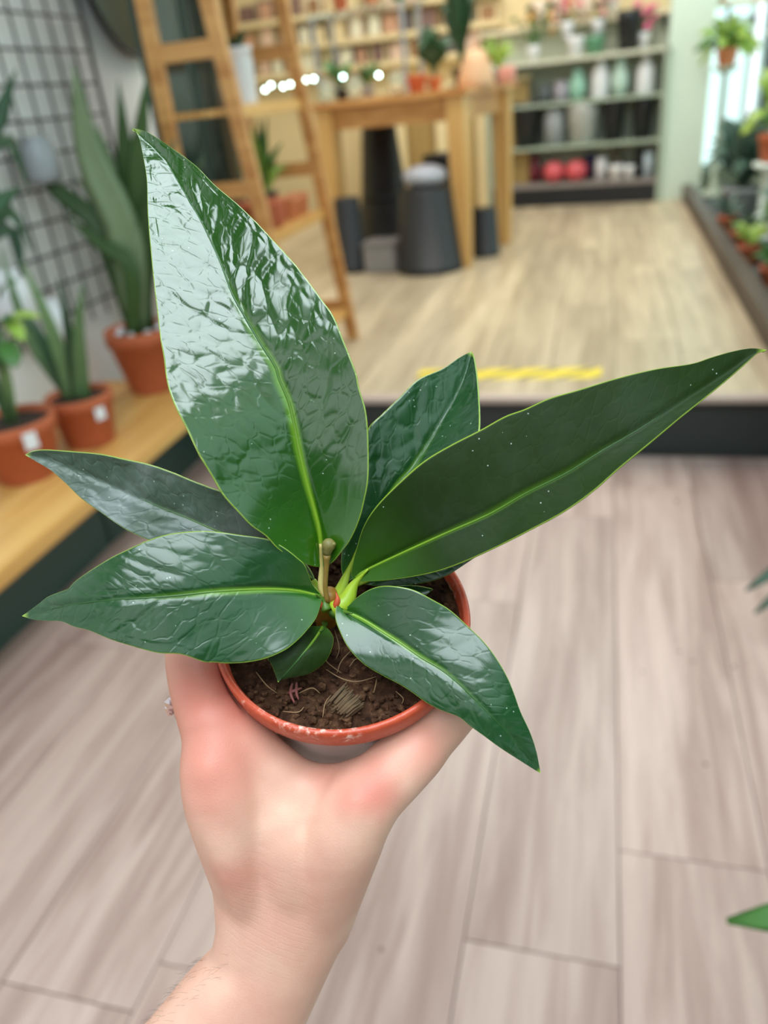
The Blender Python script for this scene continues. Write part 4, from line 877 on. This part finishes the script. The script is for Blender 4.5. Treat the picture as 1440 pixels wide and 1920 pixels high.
lf1, A1, N1 = leaf(L1, R1, M1, [(0, 0.276), (0.2, 0.2665), (0.4, 0.2625), (0.6, 0.2640), (0.8, 0.2705), (1, 0.283)], [(0, .5), (.3, .28), (.7, .18), (1, .3)], [(0, .5), (.3, .22), (.6, .12), (1, .35)], m_leaf_big, 0.00062,
    'tallest leaf, puckered and glossy with pale sheen', 220, 111, 11, ribw=0.00095, seed=1.0)
# the long dark leaf to the right
L2 = [(662, 1088), (659, 1075), (663, 1050), (668, 1031), (682, 987), (707, 948), (751, 903), (796, 864), (846, 834), (901, 806), (946, 781), (984, 767), (1029, 747), (1084, 731), (1157, 709), (1229, 692), (1296, 682), (1334, 670), (1373, 659), (1409, 653), (1438, 656)]
R2 = [(662, 1088), (684, 1090), (740, 1086), (807, 1074), (862, 1056), (929, 1026), (996, 992), (1057, 959), (1112, 920), (1162, 876), (1223, 826), (1273, 784), (1318, 748), (1362, 712), (1407, 672), (1422, 660), (1438, 656)]
M2 = [(662, 1088), (682, 1072), (751, 1039), (834, 1001), (918, 964), (984, 926), (1062, 887), (1129, 845), (1196, 806), (1279, 752), (1362, 698), (1410, 664), (1438, 656)]
lf2, A2, N2 = leaf(L2, R2, M2, [(0, 0.278), (0.3, 0.262), (0.6, 0.252), (1, 0.256)], [(0, .2), (.5, -.10), (1, .1)], [(0, .3), (.4, .55), (.8, .75), (1, .4)], m_leaf_dull, 0.00009,
    'long dark satin leaf reaching to the right', 130, 61, 9, ribw=0.0006, ribto=0.75, seed=2.0)
# the leaf behind, folded, upper right
L3 = [(648, 1092), (640, 1060), (645, 1010), (660, 930), (675, 855), (691, 803), (712, 781), (746, 748), (784, 712), (829, 692), (862, 670), (884, 659)]
R3_ = [(648, 1092), (700, 1060), (770, 1000), (840, 935), (885, 865), (898, 803), (896, 731), (890, 681), (884, 659)]
M3 = [(648, 1092), (665, 1040), (700, 972), (746, 906), (773, 878), (796, 842), (834, 781), (862, 726), (880, 675), (884, 659)]
lf3, A3, N3 = leaf(L3, R3_, M3, [(0, 0.286), (0.4, 0.295), (1, 0.300)], [(0, .2), (1, .2)], [(0, .2), (.5, 1.3), (1, 1.3)], m_leaf, 0.0006, 'folded leaf behind the long dark leaf', 90, 51, 9, seed=3.0, ribto=.95)
# left back leaf
L4 = [(590, 1088), (575, 1078), (520, 1070), (430, 1058), (340, 1035), (278, 1012), (250, 1000), (222, 984), (188, 960), (153, 935), (125, 908), (97, 883), (69, 866), (47, 853)]
R4 = [(590, 1088), (570, 1055), (520, 1005), (470, 958), (420, 925), (392, 914), (358, 901), (319, 885), (278, 871), (236, 862), (188, 852), (132, 847), (83, 844), (60, 847), (47, 853)]
M4 = [(590, 1088), (560, 1066), (470, 1022), (392, 990), (347, 970), (312, 956), (271, 939), (222, 918), (180, 897), (139, 881), (87, 862), (47, 853)]
lf4, A4, N4 = leaf(L4, R4, M4, [(0, 0.286), (0.4, 0.288), (1, 0.296)], .1, .45, m_leaf_greyed, 0.0005, 'greyish water-marked leaf at the back left', 100, 51, 9, seed=4.0, ribto=.6, ribw=.0007)
# left front leaf
L5 = [(604, 1118), (601, 1134), (593, 1158), (576, 1181), (556, 1202), (532, 1220), (497, 1235), (462, 1242), (428, 1244), (400, 1242), (382, 1241), (340, 1227), (295, 1224), (243, 1210), (208, 1199), (167, 1182), (139, 1175), (115, 1165), (87, 1164), (59, 1161), (41, 1155)]
R5 = [(604, 1118), (586, 1096), (572, 1061), (558, 1047), (537, 1030), (510, 1014), (486, 1008), (451, 1003), (406, 997), (368, 996), (319, 1001), (278, 1013), (243, 1029), (208, 1046), (163, 1074), (139, 1092), (128, 1104), (115, 1109), (90, 1119), (69, 1135), (41, 1155)]
M5 = [(604, 1118), (560, 1108), (500, 1105), (410, 1109), (333, 1117), (278, 1121), (208, 1125), (149, 1132), (104, 1140), (60, 1152), (41, 1155)]
lf5, A5, N5 = leaf(L5, R5, M5, [(0, 0.275), (0.35, 0.260), (0.7, 0.256), (1, 0.268)], [(0, .3), (.4, .0), (1, .2)], [(0, .4), (.4, -.15), (1, -.3)], m_leaf, 0.0005, 'broad glossy leaf pointing left', 130, 71, 9, seed=5.0, waves=.03)
# front right leaf hanging over the rim
L6 = [(643, 1143), (632, 1134), (629, 1159), (640, 1190), (655, 1217), (682, 1245), (716, 1266), (747, 1282), (771, 1297), (799, 1317), (826, 1331), (860, 1344), (881, 1361), (906, 1379), (936, 1401), (973, 1425), (1003, 1444), (1014, 1450)]
R6 = [(643, 1143), (652, 1137), (670, 1120), (692, 1106), (716, 1099), (744, 1100), (777, 1107), (814, 1126), (844, 1144), (875, 1172), (906, 1202), (930, 1233), (951, 1269), (964, 1300), (976, 1334), (994, 1373), (1006, 1410), (1014, 1450)]
M6 = [(643, 1143), (676, 1159), (722, 1188), (753, 1208), (789, 1233), (829, 1257), (866, 1288), (899, 1321), (936, 1358), (967, 1392), (997, 1428), (1014, 1450)]
lf6, A6, N6 = leaf(L6, R6, M6, [(0, 0.277), (0.35, 0.263), (0.7, 0.256), (1, 0.262)], [(0, .15), (.5, -.2), (1, .1)], [(0, .2), (.5, -.2), (1, -.2)], m_leaf, 0.00032, 'leaf hanging over the rim at the front right', 120, 61, 9, seed=6.0, waves=.03)
# short leaf at the front, its tip bent down
L7 = [(606, 1172), (570, 1178), (530, 1202), (503, 1232), (508, 1244), (515, 1261), (521, 1279)]
R7 = [(606, 1172), (616, 1180), (625, 1196), (622, 1216), (612, 1238), (594, 1254), (574, 1265), (540, 1272), (521, 1279)]
M7 = [(606, 1172), (588, 1200), (560, 1236), (536, 1263), (521, 1279)]
lf7, A7, N7 = leaf(L7, R7, M7, [(0, 0.280), (0.4, 0.268), (1, 0.266)], -.1, [(0, 0), (.6, -.5), (1, -.6)], m_leaf_dull, 0.0002, 'short leaf against the soil with bent tip', 60, 41, 6, seed=7.0)
# small leaf behind the front right one
L8 = [(700, 1112), (715, 1106), (740, 1100), (758, 1098), (782, 1099), (798, 1102), (812, 1105)]
R8 = [(700, 1112), (715, 1124), (740, 1130), (770, 1128), (796, 1117), (805, 1110), (812, 1105)]
M8 = [(700, 1112), (730, 1113), (765, 1113), (795, 1109), (812, 1105)]
lf8, A8, N8 = leaf(L8, R8, M8, [(0, 0.288), (1, 0.288)], .1, .1, m_leaf, 0.0002, 'small pointed leaf over the soil', 50, 31, 6, seed=8.0)
# the leaf below the long one, only its lower margin shows
L9 = [(676, 1092), (690, 1070), (730, 1040), (790, 1010), (850, 998), (890, 1010), (915, 1025)]
R9 = [(676, 1092), (700, 1098), (751, 1099), (807, 1090), (840, 1078), (866, 1062), (895, 1042), (915, 1025)]
M9 = [(676, 1092), (730, 1072), (790, 1052), (850, 1038), (915, 1025)]
lf9, A9, N9 = leaf(L9, R9, M9, [(0, 0.290), (1, 0.286)], .1, .1, m_leaf, 0.0002, 'leaf half hidden below the long dark leaf', 50, 31, 6, seed=9.0)

# stem, stalks, bud
m_petd = plain('petiole_dark', (70, 104, 26), .45, .2, 150)
t = NT('stem_olive'); n = t.noise(180, 3, t.coord('Object'))
t.set(Base_Color=t.mix(n, lin((112, 62, 16)), lin((150, 112, 28))), Roughness=0.45); m_stem = t.m
sb = soilpt(612, 1172, -0.002); st = P(618, 1112, 0.277)
stem = MB().tube(smoothpath([sb, sb.lerp(st, .45), st], 10), [.0046, .0044, .0042, .0041, .0041, .0040, .0040, .0038, .0034, .0028], 14).build('stem', m_stem, plant, smooth=True)
m_pale = plain('pale_stalk', (176, 160, 92), 0.45, 0.2, 150)
petiole(lf1, [st+camv(-.001, .002, 0), P(602, 1100, .2765), P(603, 1062, .2762), P(601, 1020, .2735)], (.0013, .0006), m_pale)
petiole(lf2, [st+camv(.001, .006, .002), P(648, 1128, .279), P(664, 1096, .278), P(690, 1067, .2752)], (.0040, .0004))
petiole(lf3, [st+camv(.001, .004, .003), P(638, 1108, .284), P(650, 1078, .287), P(668, 1035, .2890)], (.0028, .0004))
petiole(lf4, [st+camv(-.001, .006, .002), P(600, 1108, .284), P(588, 1088, .286)], (.0024, .0010))
petiole(lf5, [st+camv(-.001, .006, -.001), P(606, 1126, .276), P(592, 1114, .2725)], (.0018, .0003), m_petd)
petiole(lf6, [st+camv(.001, .008, 0), P(634, 1146, .278), P(660, 1150, .2718)], (.0020, .0003), m_petd)
petiole(lf7, [sb+PA*.004, P(608, 1176, .281), P(600, 1184, .277)], (.0018, .0003), m_petd)
petiole(lf8, [sb+PA*.006+PU*.002, P(660, 1130, .287), P(705, 1112, .288)], (.0014, .0008))
petiole(lf9, [sb+PA*.008+PU*.002, P(655, 1105, .287), P(690, 1088, .290)], (.0016, .0008))
t = NT('stipule_red'); n = t.noise(260, 3, t.coord('Object')); t.set(Base_Color=t.mix(n, lin((150, 44, 14)), lin((196, 84, 40))), Roughness=0.5); m_red = t.m
for a, b_, c_ in (((604, 1140), (600, 1126), (602, 1114)), ((628, 1140), (633, 1124), (630, 1111))):
    q = smoothpath([P(*a, .2765), P(*b_, .2755), P(*c_, .2755)], 8)
    MB().tube(q, [.0011, .0013, .0013, .0012, .0010, .0007, .0004, .0002], 8).build('stipule', m_red, plant, smooth=True)
m_bud = plain('bud_olive', (112, 104, 52), 0.55, 0.3, 500, 0.0003)
q = smoothpath([st+camv(-.0008, .003, -.001), P(610, 1100, .274), P(612, 1065, .272), P(613, 1040, .2705)], 12)
bs = MB().tube(q, [.0011, .0010, .0009, .0009, .00085, .00085, .00085, .00085, .0009, .0010, .0012, .0014], 10).build('bud_stalk', plain('stalk_brown', (128, 100, 40), 0.45, 0.25, 300), plant, smooth=True)
bc = P(616, 1024, .2695); ba = camv(.25, -1, -.3).normalized()
MB().lathe([(0.0, -.0034), (.0013, -.0033), (.0016, -.0022), (.0019, -.0012), (.0024, 0), (.0024, .0011), (.0017, .0022), (.0008, .0027), (0, .0028)], 16, bc, ba, False).build('bud', m_bud, bs, smooth=True)
MB().blob(bc+ba*.0012+camv(.0016, .0004, -.0008), .0009, 2).build('bud_tip', m_bud, bs, smooth=True)

# ================================================================== the hand and forearm
t = NT('skin'); ob = t.coord('Object')
n = t.noise(28, 3, ob); n2 = t.noise(130, 4, ob)
def redspot(px, py, d, r):
    c = P(px, py, d); dv = t.n('VectorMath', operation='DISTANCE'); dv.inputs[1].default_value = c; t.l(ob, dv.inputs[0]); return t.math('MULTIPLY', t.math('SUBTRACT', 1.0, t.sm(dv.outputs['Value'], 0.0, r*1.5)), 0.7)
red = None
for s in ((400, 1465, .267, .015), (360, 1290, .282, .030), (440, 1310, .280, .024), (655, 1500, .2610, .0080), (715, 1500, .2640, .008), (805, 1392, .270, .012), (440, 1640, .274, .010), (700, 1450, .265, .010), (600, 1440, .274, .010)):
    x = redspot(*s); red = x if red is None else t.math('ADD', red, x)
red = t.math('MINIMUM', t.math('MULTIPLY', red, t.math('ADD', 0.55, t.math('MULTIPLY', n, 0.7))), 1.0)
col = t.mix(t.sm(n, 0.35, 0.7), lin((214, 160, 140)), lin((226, 178, 156)))
col = t.mix(t.math('MULTIPLY', red, 0.75), col, lin((196, 100, 84)))
col = t.mix(t.math('MULTIPLY', t.sm(n2, 0.45, 0.75), 0.12), col, lin((206, 128, 112)))
fine = t.noise(1500, 3, ob, 0.6)
# creases across the wrist run square to the forearm
mp = t.n('Mapping'); t.l(ob, mp.inputs[0])
fa = camv(0.42, -0.90, 0.0).normalized(); dt = t.n('VectorMath', operation='DOT_PRODUCT'); dt.inputs[1].default_value = fa; t.l(ob, dt.inputs[0])
cr = t.math('PINGPONG', t.math('ADD', t.math('MULTIPLY', dt.outputs['Value'], 760.0), t.math('MULTIPLY', t.noise(30, 3, ob), 4.0)), 1.0)
wd = t.n('VectorMath', operation='DISTANCE'); wd.inputs[1].default_value = P(500, 1740, .275); t.l(ob, wd.inputs[0])
cw = t.math('SUBTRACT', 1.0, t.sm(wd.outputs['Value'], 0.012, 0.040))
h = t.math('ADD', t.math('MULTIPLY', fine, 0.55), t.math('MULTIPLY', t.math('MULTIPLY', t.sm(cr, 0.0, 0.35), cw), 0.13))
t.set(Base_Color=col, Roughness=0.46, Specular_IOR_Level=0.4, Subsurface_Weight=0.12, Subsurface_Radius=(0.006, 0.0025, 0.0015), Subsurface_Scale=1.0, Normal=t.bump(h, 0.0004, 0.6))
m_skin = t.m

hb = MB()
def section(L, R, d, th, k=28, sq=2.2):
    a, b_ = P(*L, d), P(*R, d); c = (a+b_)/2; u = (b_-a)/2; dz = camv(0, 0, 1)
    row = []
    for i in range(k):
        an = 2*math.pi*i/k; cx, sy = math.cos(an), math.sin(an)
        f = (abs(cx)**sq+abs(sy)**sq)**(-1/sq); row.append(c+u*cx*f+dz*sy*f*th)
    return row
SEC = [((130, 2090), (470, 2160), .312, .027), ((200, 2005), (520, 2040), .311, .026), ((282, 1912), (570, 1925), .309, .0245), ((345, 1835), (607, 1843), .306, .0225), ((397, 1782), (640, 1772), .303, .0210),
       ((406, 1735), (662, 1708), .300, .0205), ((402, 1680), (680, 1660), .298, .0200), ((390, 1600), (704, 1610), .297, .0205), ((375, 1535), (708, 1565), .2965, .0200), ((370, 1490), (690, 1535), .295, .0180), ((385, 1468), (660, 1515), .292, .016)]
rows = [section(*s) for s in SEC]
hb.grid(rows, True); k = 28
hb.f.append(tuple(range(k-1, -1, -1))); hb.f.append(tuple((len(rows)-1)*k+i for i in range(k)))
def limb(pts, seg=20):
    """tapered rounded limb through (point, radius)"""
    q = smoothpath([p for p, r in pts], 5*len(pts)); L = [0]
    for i in range(1, len(pts)): L.append(L[-1]+(pts[i][0]-pts[i-1][0]).length)
    n = len(q); rr = [interp([(l/L[-1], r) for l, (p, r) in zip(L, pts)], i/(n-1)) for i in range(n)]
    d0 = (q[0]-q[1]).normalized(); d1 = (q[-1]-q[-2]).normalized()
    pre = [(q[0]+d0*rr[0]*s, rr[0]*math.sqrt(1-s*s)) for s in (0.95, 0.8, 0.5)]; post = [(q[-1]+d1*rr[-1]*s, rr[-1]*math.sqrt(1-s*s)) for s in (0.5, 0.8, 0.95)]
    al = pre+list(zip(q, rr))+post; hb.tube([a for a, b_ in al], [b_ for a, b_ in al], seg)
# thumb: metacarpal, knuckle, joint, tip, along the pot's right front
limb([(P(588, 1730, .303), .0150), (P(640, 1580, .280), .0150), (P(672, 1510, .2755), .0145), (P(722, 1462, .2755), .0122), (P(775, 1410, .2785), .0116), (P(812, 1368, .284), .0108), (pot(.0545, 62, -.016), .0085)])
# index finger round the left of the pot
limb([(P(490, 1700, .300), .0150), (P(428, 1520, .281), .0150), (P(413, 1450, .279), .0146), (P(406, 1375, .2815), .0126), (pot(.0578, -70, -.016), .0120), (pot(.0590, -90, -.014), .0118), (pot(.0575, -112, -.014), .0104), (pot(.055, -138, -.016), .0095), (pot(.0535, -158, -.018), .0075)])
# middle, ring and little finger below it
limb([(P(455, 1600, .300), .0145), (P(420, 1480, .298), .0140), (pot(.0600, -60, -.038), .0116), (pot(.0605, -78, -.037), .0112), (pot(.0595, -92, -.036), .0110), (pot(.0545, -120, -.036), .0100), (pot(.0520, -150, -.036), .0085), (pot(.051, -168, -.036), .0070)])
limb([(P(470, 1610, .312), .0140), (P(450, 1500, .314), .0130), (pot(.0520, -62, -.058), .0110), (pot(.0525, -92, -.056), .0104), (pot(.0505, -122, -.056), .0092), (pot(.0485, -152, -.056), .0075)])
limb([(P(500, 1620, .322), .0130), (P(500, 1530, .326), .0118), (pot(.0480, -60, -.075), .0095), (pot(.0480, -92, -.073), .0088), (pot(.046, -125, -.072), .0075)])
# web between thumb and index, and the muscle under it
limb([(P(398, 1350, .2815), .0120), (P(445, 1388, .2825), .0118), (P(503, 1440, .284), .0110), (P(565, 1478, .2845), .0104), (P(630, 1486, .2815), .0104), (P(690, 1474, .277), .0110)])
limb([(P(405, 1420, .282), .0130), (P(480, 1470, .284), .0120), (P(560, 1505, .2845), .0110), (P(630, 1510, .2815), .0105), (P(680, 1500, .276), .0115)])
limb([(P(490, 1740, .2930), .0085), (P(435, 1600, .2770), .0085), (P(408, 1500, .2735), .0090), (P(398, 1440, .2725), .0085)])
limb([(P(555, 1730, .299), .0140), (P(548, 1640, .2890), .0140), (P(545, 1580, .2850), .0138), (P(530, 1525, .2840), .0130)])
limb([(P(596, 1730, .2940), .0100), (P(648, 1570, .2740), .0105), (P(672, 1505, .2700), .0098)])
tmp = bpy.data.objects.new('tmp_hand', hb.mesh('tmp_hand')); C.objects.link(tmp)
md = tmp.modifiers.new('r', 'REMESH'); md.mode = 'VOXEL'; md.voxel_size = 0.0013; md.use_smooth_shade = True
md = tmp.modifiers.new('s', 'SMOOTH'); md.factor = 0.5; md.iterations = 22
dg = bpy.context.evaluated_depsgraph_get(); hm = bpy.data.meshes.new_from_object(tmp.evaluated_get(dg)); bpy.data.objects.remove(tmp)
# press the skin against the pot where it would sink in
co = np.empty(len(hm.vertices)*3); hm.vertices.foreach_get('co', co); co = co.reshape(-1, 3)
rel = co-np.array(POTC); z = rel @ np.array(PA); rad = rel-z[:, None]*np.array(PA); rl = np.linalg.norm(rad, axis=1)
rp = np.where(z > -.0105, .0490, .0446+(z+.008)*0.1545+.0003); ins = (z < .002) & (z > -.076) & (rl < rp) & (rl > rp-.012)
co[ins] = np.array(POTC)+z[ins, None]*np.array(PA)+rad[ins]/rl[ins, None]*rp[ins, None]
hm.vertices.foreach_set('co', co.ravel()); hm.name = 'person'
hm.polygons.foreach_set('use_smooth', [True]*len(hm.polygons)); hm.update()
hand = bpy.data.objects.new('person', hm); C.objects.link(hand); hm.materials.append(m_skin)
tag(hand, 'bare left hand and forearm gripping the small pot', 'person')
# fine hairs along the forearm's outer edge
rnd = random.Random(11); b = MB()
cv = co[np.random.RandomState(2).permutation(len(co))]
made = 0
for q in cv:
    c = M.T @ (q-np.array([0, 0, H])); px, py = 720+F*c[0]/c[2], 960+F*c[1]/c[2]
    if py < 1790 or py > 1990: continue
    ex = 397+(py-1782)*(282-397)/(1912-1782)
    if px > ex+70 or rnd.random() > 0.9 or c[2] > .318: continue
    p = Vector(q); o_ = (p-P(480, py+60, .309)).normalized(); dn = camv(-.3, .7, 0)+o_*0.8+Vector((rnd.uniform(-.4, .4), rnd.uniform(-.4, .4), rnd.uniform(-.4, .4))); dn.normalize(); l = rnd.uniform(.003, .0055)
    b.tube([p-o_*.0004, p+dn*l*.5+o_*l*.15, p+dn*l], [.00003, .000025, .000015], 4); made += 1
    if made > 110: break
hr = b.build('arm_hair', plain('fine_dark_hair', (70, 50, 40), 0.5, 0.1, 10), hand); hr['kind'] = 'stuff'
# ring on the middle finger
m_silver = NT('silver'); m_silver.set(Base_Color=(0.72, 0.66, 0.64), Metallic=1.0, Roughness=0.22); m_silver = m_silver.m
rc = pot(.0605, -74, -.037); rt_ = (pot(.0603, -84, -.037)-pot(.0603, -64, -.037)).normalized()
ring = thing('finger_ring', 'small silver ring with clustered stones on hidden finger', 'ring', rc)
b = MB(); u = rt_.orthogonal().normalized(); v = rt_.cross(u)
rows = []
for i in range(48):
    a = 2*math.pi*i/48; o_ = u*math.cos(a)+v*math.sin(a)
    rows.append([rc+o_*(.0117+.0008*math.cos(x))+rt_*.0010*math.sin(x) for x in [2*math.pi*j/8 for j in range(8)]])
rows.append(rows[0]); b.grid(rows, True).build('band', m_silver, ring, smooth=True)
gd = P(325, 1326, .30)-rc; gd -= rt_*gd.dot(rt_); gd.normalize(); side = rt_.cross(gd)
mg = NT('ring_stone'); mg.set(Base_Color=(0.55, 0.45, 0.47), Metallic=0.6, Roughness=0.08); mg = mg.m
for a, l, r in ((0, .0150, .0030), (.27, .0142, .0022), (-.27, .0142, .0022), (.12, .0155, .0018), (-.5, .0136, .0016)):
    random.seed(int(a*100)+5); MB().blob(rc+(gd*math.cos(a)+side*math.sin(a))*l+rt_*(.0012 if a == .1 else 0), r, 1).build('stone', mg, ring)
